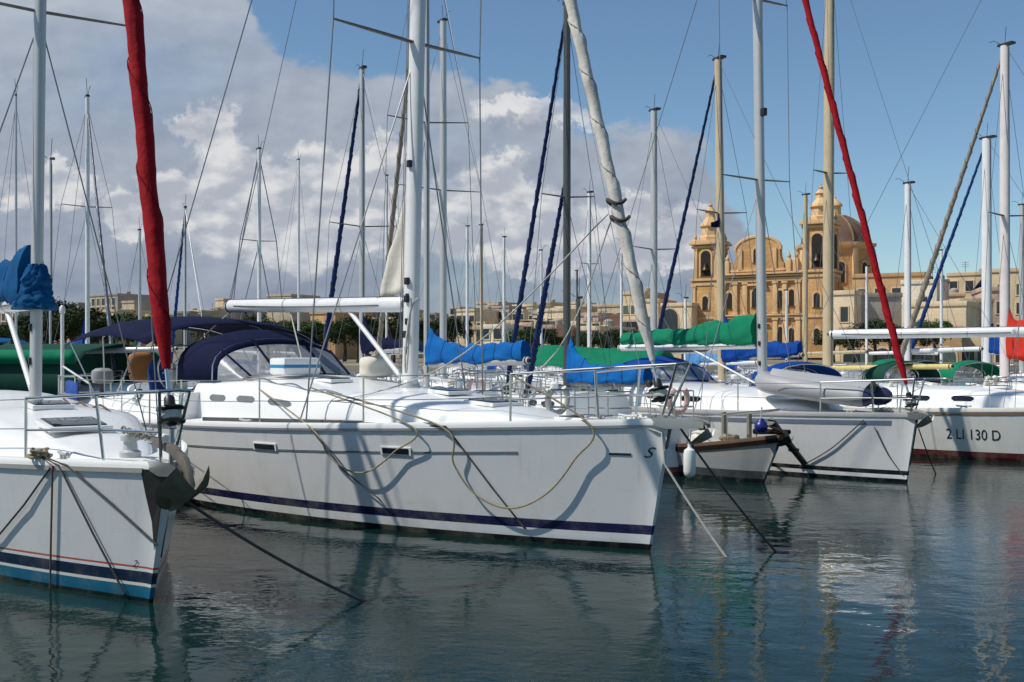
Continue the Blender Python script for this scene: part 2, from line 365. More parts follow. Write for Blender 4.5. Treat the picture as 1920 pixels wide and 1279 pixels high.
    def cabin(s, m, x0, x1, prof, wfun, name='coachroof', camber=.07, nx=26, aft=True):
        """prof: [(fraction, height)]; wfun(f) half width"""
        def hh(f):
            for (a, h0), (b, h1) in zip(prof, prof[1:]):
                if f <= b: k = (f - a) / (b - a); k = k * k * (3 - 2 * k); return h0 + (h1 - h0) * k
            return prof[-1][1]
        s.cab = (x0, x1, hh, wfun, camber); q = MB(); rows = []
        for i in range(nx + 1):
            rows.append(s.cabsec(i / nx))
        q.loft(rows, False, False, aft); s.cab_o = q.build(name, m, s.root, sharp=50); return s.cab_o
    def cabpt(s, f, t, off=0):
        """t 0..1 from the starboard foot of the cabin side over the top to the other foot"""
        sec = s.cabsec(f); k = t * (len(sec) - 1); i = min(int(k), len(sec) - 2); p = sec[i].lerp(sec[i + 1], k - i)
        if off:
            tg = (sec[i + 1] - sec[i]).normalized(); p = p + V((0, -tg.z, tg.y)) * (off if tg.y < 0 or True else off) * (1 if V((0, -tg.z, tg.y)).dot(V((0, p.y, .4))) > 0 else -1)
        return p
    def cabsec(s, f):
        x0, x1, hh, wf, cam = s.cab; x = x0 + (x1 - x0) * f; h = hh(f); w_ = wf(f); out = []
        for a, b in ((1, 0), (.985, .35), (.96, .68), (.92, .86), (.84, .96), (.7, 1), (.35, 1), (0, 1), (-.35, 1), (-.7, 1), (-.84, .96), (-.92, .86), (-.96, .68), (-.985, .35), (-1, 0)):
            y = w_ * a; z = s.deckz(x, y) - .012 + (h + .012) * b + cam * min(1, h / .2) * (1 - (a * a)) * b; out.append(V((x, y, z)))
        return out
    def cabtop(s, x):
        x0, x1, hh, wf, cam = s.cab; f = max(0, min(1, (x - x0) / (x1 - x0))); return s.cabsec(f)[7].z
    def cabwindow(s, f0, f1, t0=.09, t1=.17, side=1, name='cabin_window', m=None, n=8):
        q = MB(); rows = []
        for i in range(n + 1):
            f = f0 + (f1 - f0) * i / n; e = min(1, min(i, n - i) / 1.5 + .35); tm = (t0 + t1) / 2
            r0 = []
            for k in range(4):
                t = tm + (t0 - tm + (t1 - t0) * k / 3) * e; a = s.cabpt(f, t, .006); b = s.cabpt(f, t, -.01)
                if side < 0: a.y, b.y = -a.y, -b.y
                r0.append((a, b))
            rows.append([a for a, b in r0] + [b for a, b in reversed(r0)])
        return q.loft(rows, True, True, True).build(name, m or m_glass, s.cab_o)
    def mast(s, x, top, r, m, lean=(0, 0), base=None, ell=(1.25, 1), sprs=(), spr_len=1.2, spr_m=None, wires=True, wire_r=.006, cap=True, sweep=.12):
        lw = s.dirl((lean[0], lean[1], 0)); z0 = base if base is not None else s.deckz(x)
        s.mx, s.mz0, s.mtop, s.lw, s.mr = x, z0, top, lw, r
        s.mpt = lambda z: V((x, 0, z)) + lw * (z - z0)
        q = MB(); n = 10; q.tube([s.mpt(z0 + (top - z0) * i / n) for i in range(n + 1)], [r * (1 if i < n - 2 else .9) for i in range(n + 1)], 18, ell, ref=(1, 0, 0))
        s.mast_o = q.build('mast', m, s.root)
        q = MB(); q.lathe([(r * 1.5, 0), (r * 1.5, .03), (r * 1.25, .1), (r * 1.15, .12)], s.mpt(z0)); q.build('mast_collar', m_alu, s.mast_o)
        MB().tube([s.mpt(z0 + .3) + V((r * 1.24, 0, 0)), s.mpt(top - .1) + V((r * 1.14, 0, 0))], .012, 4).build('mast_track', m_black, s.mast_o)
        for zz in (.55, .95, 1.3): MB().box(s.mpt(z0 + zz) + V((-.02, r * 1.0, 0)), (.05, .04, .09)).build('mast_cleat', m_black, s.mast_o, .008)
        s.tips = {}
        for z in sprs:
            for side in (1, -1):
                tip = s.mpt(z) + V((spr_len * sweep, side * spr_len, .06 * spr_len)); s.tips[(z, side)] = tip
                MB().tube([s.mpt(z), s.mpt(z).lerp(tip, .6), tip], [r * .28 + .012, r * .24 + .01, .016 + r * .05], 8, (.55, 1.3)).build('spreader', spr_m or m, s.mast_o)
        if wires:
            for side in (1, -1):
                u = min(.95, (x + .15) / s.L); foot = V((x + .2, side * (s.bd(u) - .12), s.dz(u)))
                q = MB(); prev = foot
                for z in sorted(sprs): q.tube([prev, s.tips[(z, side)]], wire_r, 5); prev = s.tips[(z, side)]
                q.tube([prev, s.mpt(top - .25)], wire_r, 5)
                if sprs: q.tube([foot + V((.25, -side * .05, 0)), s.mpt(sorted(sprs)[0] - .1)], wire_r, 5)
                q.build('shroud', m_wire, s.mast_o)
            MB().tube([s.mpt(top), V((s.L - .15, 0, s.dz(1) + .1))], wire_r, 5).build('backstay', m_wire, s.mast_o)
        if cap:
            q = MB(); t = s.mpt(top); q.box(t + V((.05, 0, .03)), (r * 4, r * 1.6, .06)); q.tube([t, t + V((.02, .03, .55))], .008, 5); q.tube([t + V((-.1, 0, .05)), t + V((-.34, 0, .22)), t + V((-.5, 0, .22))], .008, 5)
            q.build('masthead_fitting', m_black, s.mast_o)
        return s.mast_o
    def boom(s, z0, L, r, m, rise=.04, swing=0, name='boom'):
        a = s.mpt(z0) + V((.16, 0, 0)); b = a + V((L * math.cos(swing), L * math.sin(swing), L * rise)); s.ba, s.bb = a, b
        q = MB(); q.tube([a, a.lerp(b, .02), a.lerp(b, .98), b], [r * .8, r, r, r * .8], 14, (1.2, 1)); s.boom_o = q.build(name, m, s.root)
        MB().tube([a.lerp(b, .03) + V((0, 0, r * 1.17)), a.lerp(b, .97) + V((0, 0, r * 1.17))], .012, 5).build('sail_slot', m_black, s.boom_o)
        MB().tube(sag(a.lerp(b, .1) + V((0, r * 1.05, -.01)), a.lerp(b, .93) + V((0, r * 1.05, 0)), .02), .007, 5).build('reefing_line', m_drope, s.boom_o)
        for k in (.3, .62, .985): MB().tube([a.lerp(b, k) + V((.03 * j - .015, 0, 0)) for j in (0, 1)], r * 1.06, 14, (1.2, 1)).build('boom_band', m_black if k > .9 else m_alu, s.boom_o)
        MB().tube([s.mpt(z0), a], r * .6, 8).build('gooseneck', m_black, s.boom_o); MB().lathe([(r * .7, -.03), (r * .8, .0), (r * .7, .03)], b, 10).build('boom_sheave', m_black, s.boom_o)
        return s.boom_o
    def cover(s, m, r0, r1, collar=.9, n=64, lift=.10, name='sail_cover', f1=.97, seed=1, z_off=0, wrap=True):
        """stowed mainsail under canvas: deep at the mast, thin at the boom end, tied at intervals"""
        rnd = random.Random(seed); ph = [rnd.uniform(0, 6) for _ in range(8)]; rows = []; K = 30
        for i in range(n + 1):
            t = i / n; c = s.ba.lerp(s.bb, .0 + t * f1) + V((0, 0, z_off))
            rr = r0 + (r1 - r0) * t ** .8; hgt = rr * 1.5 + collar * math.exp(-(t * 7.5) ** .95); lump = 1 + .05 * math.sin(t * 17 + ph[0]) + .03 * math.sin(t * 41 + ph[1])
            tie = 1 - .09 * sum(math.exp(-((t - c_) / .018) ** 2) for c_ in (.22, .4, .58, .76, .92))
            row = []
            for k in range(K):
                th = 2 * math.pi * k / K; cy, sy = math.cos(th), math.sin(th)
                pn = V((t * (s.bb - s.ba).length * 2.2 + seed * 7.3, cy * 1.1, sy * 1.1)); pw = V((t * (s.bb - s.ba).length * 6.5 + sy * 1.6, cy * .9 + seed, sy * .5))
                wr = 1 + .30 * mnoise.noise(pn) - .17 * (1 - min(1, abs(mnoise.noise(pw)) * 4)) * (.4 + .6 * abs(cy)) + .05 * math.sin(5 * th + t * 22 + ph[2])
                row.append(c + V((0, rr * .62 * cy * lump * tie * wr, lift - .22 * rr * max(0, math.sin(t * 9 + ph[4])) + (hgt * max(0, sy) + rr * .75 * min(0, sy)) * lump * tie * wr)))
            rows.append(row)
        q = MB(); q.loft(rows, True, True, True)
        o = q.build(name, m, s.boom_o, sharp=70)
        if wrap:                                            # canvas collar laced round the front of the mast
            q = MB(); rows = []
            for i in range(25):
                t = i / 24; z = s.ba.z - .10 + (collar + r0 * 1.6) * t; c = s.mpt(z) + V((.07 * (1 - t), 0, 0)); rr = (r0 * .5) * (1 - t) ** .8 + s.mr * 1.55
                rows.append([c + V((math.cos(a) * 1.05, math.sin(a) * .95, 0)) * rr * (1 + .25 * mnoise.noise(V((math.cos(a) * 1.3, math.sin(a) * 1.3, t * 3.5))) - .22 * (1 - min(1, 4 * abs(mnoise.noise(V((math.cos(a) * 2, math.sin(a) * 2 + t * 2, t * 6))))))) for a in [2 * math.pi * k / 30 for k in range(30)]])
            q.loft(rows, True, True, True).build('mast_collar_cover', m, o, sharp=70)
        for t in (.22, .4, .58, .76, .92):
            i = int(t * n); MB().tube(rows_ring(o, i, K), .007, 4).build('sail_tie', m_tie, o)
        return o
    def genoa(s, m, tack, head, r, name='furled_genoa', drum=True, twist=22, seed=0, rtop=.5):
        tack, head = V(tack), V(head); n = 220; rnd = random.Random(seed + 5); ph = rnd.uniform(0, 6)
        pts = [tack.lerp(head, .035 + .965 * i / n) for i in range(n + 1)]
        rr = [r * (.45 + .55 * min(1, i / 7)) * (1 - (1 - rtop) * max(0, (i / n - .25) / .75)) * (1 + .02 * math.sin(i * .55 + ph) + .02 * math.sin(i * 1.4)) for i in range(n + 1)]
        q = MB(); ln_ = (head - tack).length
        q.tube(pts, rr, 26, wob=lambda t, th: .90 + .26 * ((th / 6.2832 + t * twist) % 1) ** 2 + .10 * mnoise.noise(V((math.cos(th) * 1.2, math.sin(th) * 1.2, t * ln_ * 2.6))) - .07 * (1 - min(1, 4 * abs(mnoise.noise(V((math.cos(th) + t * 40, math.sin(th) * 1.5, t * ln_ * 4.5)))))))
        o = q.build(name, m, s.root, sharp=70)
        tg = (head - tack).normalized(); rf = V((0, 0, 1)) if abs(tg.z) < .9 else V((1, 0, 0)); fa = (rf - tg * rf.dot(tg)).normalized(); fb_ = tg.cross(fa)
        if drum and r > .058:                               # hem of the outer cloth winding up the roll
            hp = []
            for i in range(12, 421):
                t = i / 420; th = -t * twist * 6.2832; k = int(t * n); hp.append(tack.lerp(head, .035 + .965 * t) + (fa * math.cos(th) + fb_ * math.sin(th)) * rr[k] * 1.12)
            MB().tube(hp, .0055, 4).build('sail_hem', m_hem.get(m.name, m_drope), o)
        MB().tube([tack, tack.lerp(head, .05)], .018, 8).build('forestay', m_steel, o)
        if drum:
            ax = (head - tack).normalized(); Mx = Matrix.Translation(tack + ax * .1) @ ax.to_track_quat('Z', 'X').to_matrix().to_4x4()
            MB().lathe([(.03, -.08), (.05, -.06), (.115, -.055), (.12, -.04), (.06, -.03), (.055, .06), (.12, .07), (.115, .085), (.05, .09), (.045, .17), (.03, .19)], (0, 0, 0), 20, Mx).build('furler_drum', m_black, o)
            MB().lathe([(.06, -.03), (.09, -.02), (.09, .045), (.06, .055)], (0, 0, 0), 20, Mx).build('furling_line', m_wrope, o)
        return o
    def pulpit(s, h=.62, r=.0135, u1=.14, ext=.12, name='pulpit'):
        q = MB(); z0 = s.fb(0); bowp = s.H(0, z0)
        ring = []
        for side in (1, -1):
            e = s.H(u1, s.fb(u1), side) + V((0, -side * .07, h)); mdl = s.H(u1 * .45, s.fb(u1 * .45), side) + V((-.04, side * .0, h + .03))
            fr = V((bowp.x - ext + .05, side * .13, z0 + h + .05)); pts = spline([e, mdl, fr], 6); q.tube(pts, r, 8); ring.append(fr)
            q.tube([e, s.H(u1, s.fb(u1), side) + V((0, -side * .07, 0))], r, 8)
            q.tube([mdl, s.H(u1 * .42, s.fb(u1 * .42), side) + V((.02, -side * .05, 0))], r, 8)
            q.tube(spline([s.H(u1, s.fb(u1), side) + V((0, -side * .07, h * .5)), s.H(u1 * .44, s.fb(u1 * .44), side) + V((0, -side * .03, h * .52)), V((bowp.x + .02, side * .10, z0 + h * .5)), ], 5), r * .8, 8)
            q.tube([fr, V((bowp.x + .1, side * .05, z0 + .02))], r, 8)
        q.tube([ring[0], (ring[0] + ring[1]) / 2 + V((-.06, 0, .01)), ring[1]], r, 8)
        return q.build(name, m_steel, s.root)
    def pushpit(s, h=.62, r=.0135, u0=.9):
        for sd in (1, -1):
            q = MB()
            for hz in (h, h * .52):
                q.tube(spline([s.H(u0, s.fb(u0), sd) + V((0, -sd * .07, hz)), s.H(.985, s.fb(1), sd) + V((0, -sd * .08, hz)), V((s.L - .05, sd * .45, s.fb(1) + hz))], 5), r, 8)
            for u, yy in ((u0, None), (.985, None), (1, .45)):
                p = V((s.L - .05, sd * yy, s.fb(1))) if yy else s.H(u, s.fb(u), sd) + V((0, -sd * .075, 0)); q.tube([p, p + V((0, 0, h))], r, 8)
            q.build('pushpit', m_steel, s.root)
    def lifelines(s, us, h=.6, u0=.14, u1=.9, r=.0045, sides=(1, -1)):
        for side in sides:
            pts = [s.H(u0, s.fb(u0), side) + V((0, -side * .07, 0))]
            for u in us:
                p = s.H(u, s.fb(u), side) + V((0, -side * .07, 0)); pts.append(p)
                q = MB(); q.tube([p, p + V((0, 0, h))], .0125, 8); q.lathe([(.03, 0), (.03, .015), (.018, .05)], p, 10); q.build('stanchion', m_steel, s.root)
            pts.append(s.H(u1, s.fb(u1), side) + V((0, -side * .07, 0)))
            q = MB()
            for a, b in zip(pts, pts[1:]):
                for hz in (h - .01, h * .52): q.tube(sag(a + V((0, 0, hz)), b + V((0, 0, hz)), .012, 4), r, 5)
            q.build('lifeline', m_steel, s.root)
    def hatch(s, x, y, sx, sy, z=None, tilt=0, parent=None, m=None):
        z = z if z is not None else s.deckz(x, y)
        M = Matrix.Translation((x, y, z + .02)) @ Matrix.Rotation(tilt, 4, 'Y')
        q = MB(); q.box((0, 0, 0), (sx, sy, .05), M=M); o = q.build('hatch', m or m_gel, parent or s.root, .012)
        q = MB(); q.box((0, 0, .03), (sx * .84, sy * .84, .016), M=M); q.build('hatch_pane', m_glass, o, .006); return o
    def winch(s, x, y, z, k=1.0, parent=None):
        return MB().lathe([(.075 * k, 0), (.075 * k, .03 * k), (.05 * k, .05 * k), (.045 * k, .10 * k), (.06 * k, .14 * k), (.065 * k, .15 * k), (.05 * k, .17 * k), (.02 * k, .175 * k)], (x, y, z), 18).build('winch', m_steel, parent or s.root)
    def cleat(s, p, dx=(1, 0, 0), k=1):
        d = V(dx).normalized(); q = MB(); p = V(p); q.tube([p + d * -.12 * k + V((0, 0, .06 * k)), p + V((0, 0, .05 * k)), p + d * .12 * k + V((0, 0, .06 * k))], .014 * k, 8)
        for e in (-.04, .04): q.tube([p + d * e * k, p + d * e * k + V((0, 0, .05 * k))], .016 * k, 8)
        return q.build('cleat', m_alu, s.root)
    def sprayhood(s, m, x0, x1, w_, h, zb, vin=True, wf=.55, name='sprayhood', zf=0.):
        """canvas hood: clear front panel leaning aft, cloth top on two hoops"""
        q = MB(); g = MB(); K = 16
        def arch(x, hh, ww, z):
            return [V((x, ww * math.cos(a) * (1 + .06 * math.sin(a)), z + hh * math.sin(a) ** .62)) for a in [math.pi * k / K for k in range(K + 1)]]
        A = arch(x0, h * .12, w_ * .9, zb + zf); Bm = arch(x0 + (x1 - x0) * .38, h * .80, w_ * .99, zb); Cc = arch(x0 + (x1 - x0) * .68, h * 1.0, w_, zb - .02); D = arch(x1, h * .98, w_ * 1.0, zb - .06)
        lerpr = lambda a, b, t: [p.lerp(o, t) for p, o in zip(a, b)]
        if vin: g.loft([lerpr(A, Bm, .82 * t / 5) for t in range(6)])
        else: q.loft([lerpr(A, Bm, t / 5) for t in range(6)])
        q.loft([lerpr(A, Bm, .82), Bm] + [lerpr(Bm, Cc, t / 4) for t in range(1, 5)] + [lerpr(Cc, D, t / 4) for t in range(1, 5)])
        o = q.build(name, m, s.root, sharp=70)
        sol = o.modifiers.new('thick', 'SOLIDIFY'); sol.thickness = .008
        if vin:
            gv = g.build('clear_window', m_vinyl, o, sharp=70)
            for k in (3, 6, 10, 13): MB().tube([lerpr(A, Bm, t / 5)[k] + V((-.006, 0, .006)) for t in range(6)], .03, 4, (.3, 1)).build('window_seam', m, o)
        for Q in (Bm, D): MB().tube([p + V((0, 0, -.015)) for p in Q], .013, 6).build('hood_hoop', m_steel, o)
        return o
    def bimini(s, m, x0, x1, w_, z, crown=.28, name='bimini', droop=.18):
        q = MB(); rows = []
        for i in range(13):
            t = i / 12; x = x0 + (x1 - x0) * t; e = 1 - .35 * (2 * t - 1) ** 4
            rows.append([V((x, w_ * k / 8, z + (crown * (1 - (k / 8) ** 2) - droop * abs(k / 8) ** 6) * 1.0 - .16 * (2 * t - 1) ** 2 - .015 * math.sin(t * 12.6 + 1) ** 2)) for k in range(-8, 9)])
        q.loft(rows); o = q.build(name, m, s.root, sharp=70); sol = o.modifiers.new('thick', 'SOLIDIFY'); sol.thickness = .008
        q = MB(); xm = (x0 + x1) / 2
        for i in (1, 6, 11):
            q.tube([p - V((0, 0, .02)) for p in rows[i]], .013, 6)
            for side in (0, -1):
                e = rows[i][side]; q.tube([e - V((0, 0, .02)), V((xm + (e.x - xm) * .25, e.y * .98, s.deckz(xm, 0) + .25))], .012, 6)
        q.build('bimini_frame', m_steel, o); return o
    def anchor(s, p, k=1., m=None, pitch=0., yaw=0):
        """plough anchor lying in the bow roller, share forward and down"""
        M = Matrix.Translation(V(p)) @ Matrix.Rotation(yaw, 4, 'Z') @ Matrix.Rotation(pitch, 4, 'Y')
        q = MB()
        q.prism([(.72 * k, .07 * k), (.72 * k, .13 * k), (.2 * k, .15 * k), (-.05 * k, .10 * k), (-.22 * k, -.10 * k), (-.14 * k, -.15 * k), (0, .02 * k), (.22 * k, .075 * k)], .045 * k, M)
        o = q.build('anchor', m or m_galv, s.root, bevel=.008)
        MB().tube([M @ V(((.70 + .07 * math.sin(a)) * k, .05 * k * math.cos(a), .10 * k)) for a in [R(-80 + 340 * j / 14) for j in range(15)]], .012 * k, 6).build('shackle', m_steel, o)
        for j in range(9):
            c = M @ V(((.80 + .075 * j) * k, 0, .10 * k - .006 * j)); e = (0, 1, 0) if j % 2 else (0, 0, 1)
            MB().tube([c + V((.05 * k * math.cos(a), .026 * k * math.sin(a) * e[1], .026 * k * math.sin(a) * e[2])) for a in [2 * math.pi * i / 12 for i in range(13)]], .010 * k, 6).build('chain_link', m or m_galv, o)
        q = MB()
        for sd in (1, -1):                                  # two faces of the share, ploughing to a point aft and down
            rows = []
            for i in range(9):
                t = i / 8; c = V((-.22 + .50 * t, 0, -.10 - .42 * t * (1 - .35 * t))); wd = .26 * (1 - t) ** .6 * (.45 + t * 1.4 if t < .4 else 1) + .004
                rows.append([M @ ((c + V((-.02, 0, 0))) * k), M @ ((c + V((.0, sd * wd * .5, .07))) * k), M @ ((c + V((.04, sd * wd, .17 * (1 - t)))) * k), M @ ((c + V((.05, sd * wd * .95, .15 * (1 - t)))) * k), M @ ((c + V((.03, 0, .01))) * k)])
            q.loft(rows, True, True, True)
        q.build('fluke', m or m_galv, o, sharp=30); return o
    def roller(s, L=.45, drop=0., k=1.):
        b = s.H(0, s.fb(0)); q = MB()
        for sd in (1, -1): q.prism([(.35, -.03), (.35, .03), (-L * .6, .05), (-L, .02), (-L, -.05), (-.02, -.08)], .012, Matrix.Translation(b + V((0, sd * .06 * k, .03 - drop))))
        q.box(b + V((-.0, 0, -.0 - drop)), (.6, .12, .012)); o = q.build('bow_roller', m_steel, s.root)
        MB().tube([b + V((-L + .05, -.05, -.01 - drop)), b + V((-L + .05, .05, -.01 - drop))], .035, 12).build('roller_wheel', m_black, o); return o
def rows_ring(o, i, K):
    vs = o.data.vertices; r = [V(vs[i * K + k].co) for k in range(K)]; c = sum(r, V()) / K
    return [c + (p - c) * 1.02 + V((0, 0, 0)) for p in r + r[:1]]
def hull_text(b, txt, px, py, hpx, name='lettering', m=None, shear=0., wpx=None):
    """letters laid on the starboard skin; px,py is where their lower left stands"""
    cu = bpy.data.curves.new('txt', 'FONT'); cu.body = txt; cu.shear = shear
    ob = bpy.data.objects.new('txt', cu); C.objects.link(ob); dg = bpy.context.evaluated_depsgraph_get()
    me = bpy.data.meshes.new_from_object(ob.evaluated_get(dg)); bpy.data.objects.remove(ob)
    u0, z0 = b.pix(px, py); u1, z1 = b.pix(px, py - hpx); hgt = abs(z1 - z0)
    xs = [v.co.x for v in me.vertices]; wid = max(xs) - min(xs); sx = hgt / .7
    if wpx:
        p0 = b.H(u0, z0); p1 = b.H(b.pix(px + wpx, py)[0], z0); sx = (p1 - p0).length / wid
    for v in me.vertices:
        u = u0 - (v.co.x - min(xs)) * sx / b.L; z = z0 + v.co.y * hgt / .7
        v.co = b.H(u, z) + b.normal(u, z) * .006
    me.materials.append(m or m_text); o = bpy.data.objects.new(name, me); C.objects.link(o); o.parent = b.hull_o; return o
def rope(pts, r, m, label, cat='rope', name='mooring_rope', group='mooring ropes', strands=True):
    q = MB(); q.tube(pts, r, 7); return tag(q.build(name, m), label, cat, group)
# ------------------------------------------------------------------ the big white sloop in the middle
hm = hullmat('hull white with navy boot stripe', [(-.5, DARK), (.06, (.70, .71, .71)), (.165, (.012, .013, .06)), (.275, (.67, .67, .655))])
M = Boat('sailboat', 'large white sloop with navy bimini and a rolled white headsail, filling the middle', W(1218, 1031), 135, 12.9, 4.0, (1.46, 1.22, 1.16), ov=.30, p=2.25, pw=2.1, group='front row boats moored bow out')
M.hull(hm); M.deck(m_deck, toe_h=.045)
M.cabin(m_gel, 1.5, 8.1, [(0, .0), (.10, .10), (.42, .34), (.8, .56), (1, .60)], lambda f: min(1.30, .30 + 1.05 * min(1, f * 1.9) ** .75))
# rub strake groove, hull windows and mark
M.patch(.115, .93, lambda u: M.fb(u) - .335, lambda u: M.fb(u) - .312, .008, n=40).build('rub_strip', mat('grey strip', (.16, .17, .18), .4), M.hull_o)
M.patch(.02, .985, lambda u: M.fb(u) - .05, lambda u: M.fb(u) - .02, .022, n=44).build('gunwale_strip', mat('alloy toe strip', (.36, .37, .38), .4, .3), M.hull_o)
for px, py, wpx in ((477, 840, 42), (715, 849, 56)):
    ua, z = M.pix(px, py); ub, _ = M.pix(px + wpx, py)
    o = M.patch(ub, ua, z - .015, z + .085, .016).build('portlight_frame', m_gel, M.hull_o); d = (ua - ub) * .07
    M.patch(ub + d, ua - d, z + .0, z + .07, .022).build('portlight', m_glass, o)
ua, z = M.pix(1142, 851); ub, _ = M.pix(1183, 851); M.patch(ub, ua, z - .012, z + .012, .008).build('name_bar', m_text, M.hull_o)
hull_text(M, 'S', 1208, 858, 20, 'hull_mark', shear=.35)
mg = mat('grey tinted window', (.16, .17, .17), .12, var=.2); M.cabwindow(.85, .92, .10, .135, m=mg); M.cabwindow(.725, .80, .10, .135, m=mg); M.cabwindow(.58, .67, .10, .14, m=mg)
for sd in (-1,): M.cabwindow(.72, .80, .08, .155, side=sd)
M.mast(4.25, 16.0, .098, m_paintmast, lean=(.021, 0), base=M.cabtop(4.25) - .02, ell=(1.35, 1.0), sprs=(6.62, 11.2), spr_len=1.34, spr_m=m_darkspar, wire_r=.011, sweep=.10)
# little fittings up the mast
for z in (2.5, 3.0, 3.25, 4.9):
    MB().box(M.mpt(z) + V((-.02, .11, 0)), (.07, .06, .10)).build('mast_cleat', m_black, M.mast_o, .01)
q = MB(); q.tube(spline([M.mpt(3.0) + V((-.2, .05, 0)), M.mpt(2.9) + V((-.16, .16, -.1)), M.mpt(2.5) + V((-.1, .19, -.3)), M.mpt(2.2) + V((-.12, .17, -.2)), M.mpt(2.9) + V((-.16, .14, .1))], 6), .016, 6)
q.build('halyard_coil', m_wrope, M.mast_o)
for dy in (.09, -.09, .12):
    MB().tube([M.mpt(1.75) + V((.1, dy, 0)), M.mpt(14.5) + V((.1, dy * .7, 0))], .006, 5).build('halyard', m_wire, M.mast_o)
M.boom(2.93, 4.85, .092, m_paintmast, rise=.028)
MB().tube([M.mpt(1.85) + V((.14, .0, 0)), M.ba.lerp(M.bb, .27) + V((0, 0, -.09))], .036, 10).build('boom_vang', m_paintmast, M.boom_o)
for a, b in ((.60, 5.0), (.98, 9.7)):
    p = M.ba.lerp(M.bb, a) + V((0, 0, -.09)); MB().tube([p, V((b + 1.6, .15, M.deckz(8) + .62))], .011, 6).build('mainsheet', m_wrope, M.boom_o)
MB().tube([M.ba.lerp(M.bb, .99) + V((0, 0, .1)), M.mpt(15.8)], .006, 5).build('topping_lift', m_wire, M.boom_o)
# corner of the mainsail left showing out of the mast slot
q = MB(); rows = []
for i in range(19):
    t = i / 18; z = 3.12 + 1.75 * t; wd = .62 * (1 - t) ** .9 * (1 + .04 * math.sin(t * 21)); rows.append([M.mpt(z) + V((.09 + wd * k / 8, .05 * math.sin(k * .8 + t * 7) * k / 8, (-.0 - .10 * (k / 8)) * (1 - t))) for k in range(9)])
o = q.loft(rows).build('mainsail_clew', m_sailwhite, M.mast_o, sharp=80); o.modifiers.new('thick', 'SOLIDIFY').thickness = .012
MB().lathe([(.03, -.03), (.045, 0), (.03, .03)], rows[0][8] + V((.02, 0, .02)), 10).build('clew_block', m_black, o)
bowl = M.H(0, M.fb(0)); tack = V((bowl.x + .12, 0, M.fb(0) + .20))
M.genoa(mat('weathered white sail roll', (.56, .53, .47), .8, var=.35, scale=2.5, bump=.6, bscale=8), tack, M.mpt(15.4) + V((-.14, 0, 0)), .072, seed=2, rtop=.95); gn = [c for c in M.root.children if c.name.startswith('furled_genoa')][0]
for zf in (.155, .170):
    c = tack.lerp(M.mpt(15.4) + V((-.14, 0, 0)), zf); q = MB(); q.tube([c + V((.105 * math.cos(a), .105 * math.sin(a), .03 * math.sin(a * 2))) for a in [2 * math.pi * k / 16 for k in range(17)]], .022, 6); q.build('sheet_lashing', m_drope, gn)
for sd in (1, -1): MB().tube(spline([tack.lerp(M.mpt(15.4), .16) + V((.1, sd * .05, 0)), V((2.5, sd * .9, M.cabtop(2.5) + .5)), V((5.6, sd * 1.25, M.deckz(5.6) + .12))], 8), .009, 5).build('genoa_sheet', m_wrope, gn)
M.pulpit(.60, .015, .125, ext=.22); M.pushpit(.66, .015); M.lifelines([.27, .41, .56, .72], .64, .125, .9, .0055)
M.roller(.50, .02, 1.2); M.anchor(M.H(0, M.fb(0)) + V((-.46, 0, -.06)), .52, m_galv, pitch=-.15)
M.hatch(2.55, 0, .55, .55, M.cabtop(2.55) + .0, -.06, M.cab_o); M.hatch(3.4, .0, .45, .45, M.cabtop(3.4), -.06, M.cab_o); M.hatch(5.6, .35, .45, .4, M.cabtop(5.6) - .01, -.05, M.cab_o)
M.hatch(.95, 0, .5, .6, M.deckz(.95) - .01, .0, M.deck_o)
for sd in (1, -1):
    q = MB(); q.tube(spline([M.cabpt(f, .30) * 1 + V((0, 0, .05 if k % 2 else .0)) for k, f in enumerate((.45, .5, .56, .62, .68, .74, .80))], 5), .013, 6)
    if sd < 0: q.v = [(a, -b, c) for a, b, c in q.v]
    q.build('handrail', m_steel, M.cab_o)
    MB().tube([M.H(.30, M.fb(.30), sd) + V((0, -sd * .45, .03)), M.H(.55, M.fb(.55), sd) + V((0, -sd * .35, .05))], .018, 6, (1.6, .7)).build('genoa_track', m_darkspar, M.deck_o)
    M.winch(7.6, sd * .75, M.cabtop(7.6) - .08, 1, M.cab_o); M.winch(9.4, sd * 1.55, M.deckz(9.4, 1.5) + .26, 1.2)
    for u in (.06, .44, .93): M.cleat(M.H(u, M.fb(u), sd) + V((0, -sd * .13, 0)), k=1.2)
for sd in (1, -1):                                             # cockpit coamings behind the hood
    q = MB(); rows = []
    for i in range(15):
        x = 7.9 + 4.3 * i / 14; hgt = .40 - .22 * (i / 14) ** 2; rows.append([V((x, sd * y, M.deckz(x, y) + z * hgt)) for y, z in ((1.62, -.1), (1.58, .6), (1.5, 1), (1.25, 1.02), (1.18, .8), (1.15, -.3))])
    q.loft(rows, True, True, True).build('cockpit_coaming', m_gel, M.root)
q = MB(); q.box((8.12, 0, M.deckz(8.1) + .3), (.05, 2.3, .66)); q.build('companionway', m_gel, M.root, .02)
wx = 10.9; q = MB(); q.tube([V((wx, .45 * math.cos(a), 1.95 + .45 * math.sin(a))) for a in [2 * math.pi * k / 24 for k in range(25)]], .014, 6)
for k in range(5): q.tube([V((wx, 0, 1.95)), V((wx, .45 * math.cos(k * 1.2566), 1.95 + .45 * math.sin(k * 1.2566)))], .009, 5)
q.box((wx + .12, 0, 1.55), (.2, .3, 1.0)); q.build('steering_wheel', m_steel, M.root)
M.sprayhood(m_navy, 6.95, 8.75, 1.2, .84, M.cabtop(7.9) - .10)
M.bimini(m_navy, 8.75, 11.95, 1.72, 2.73, .18)
q = MB()                                                      # weather cloth on the quarter rail
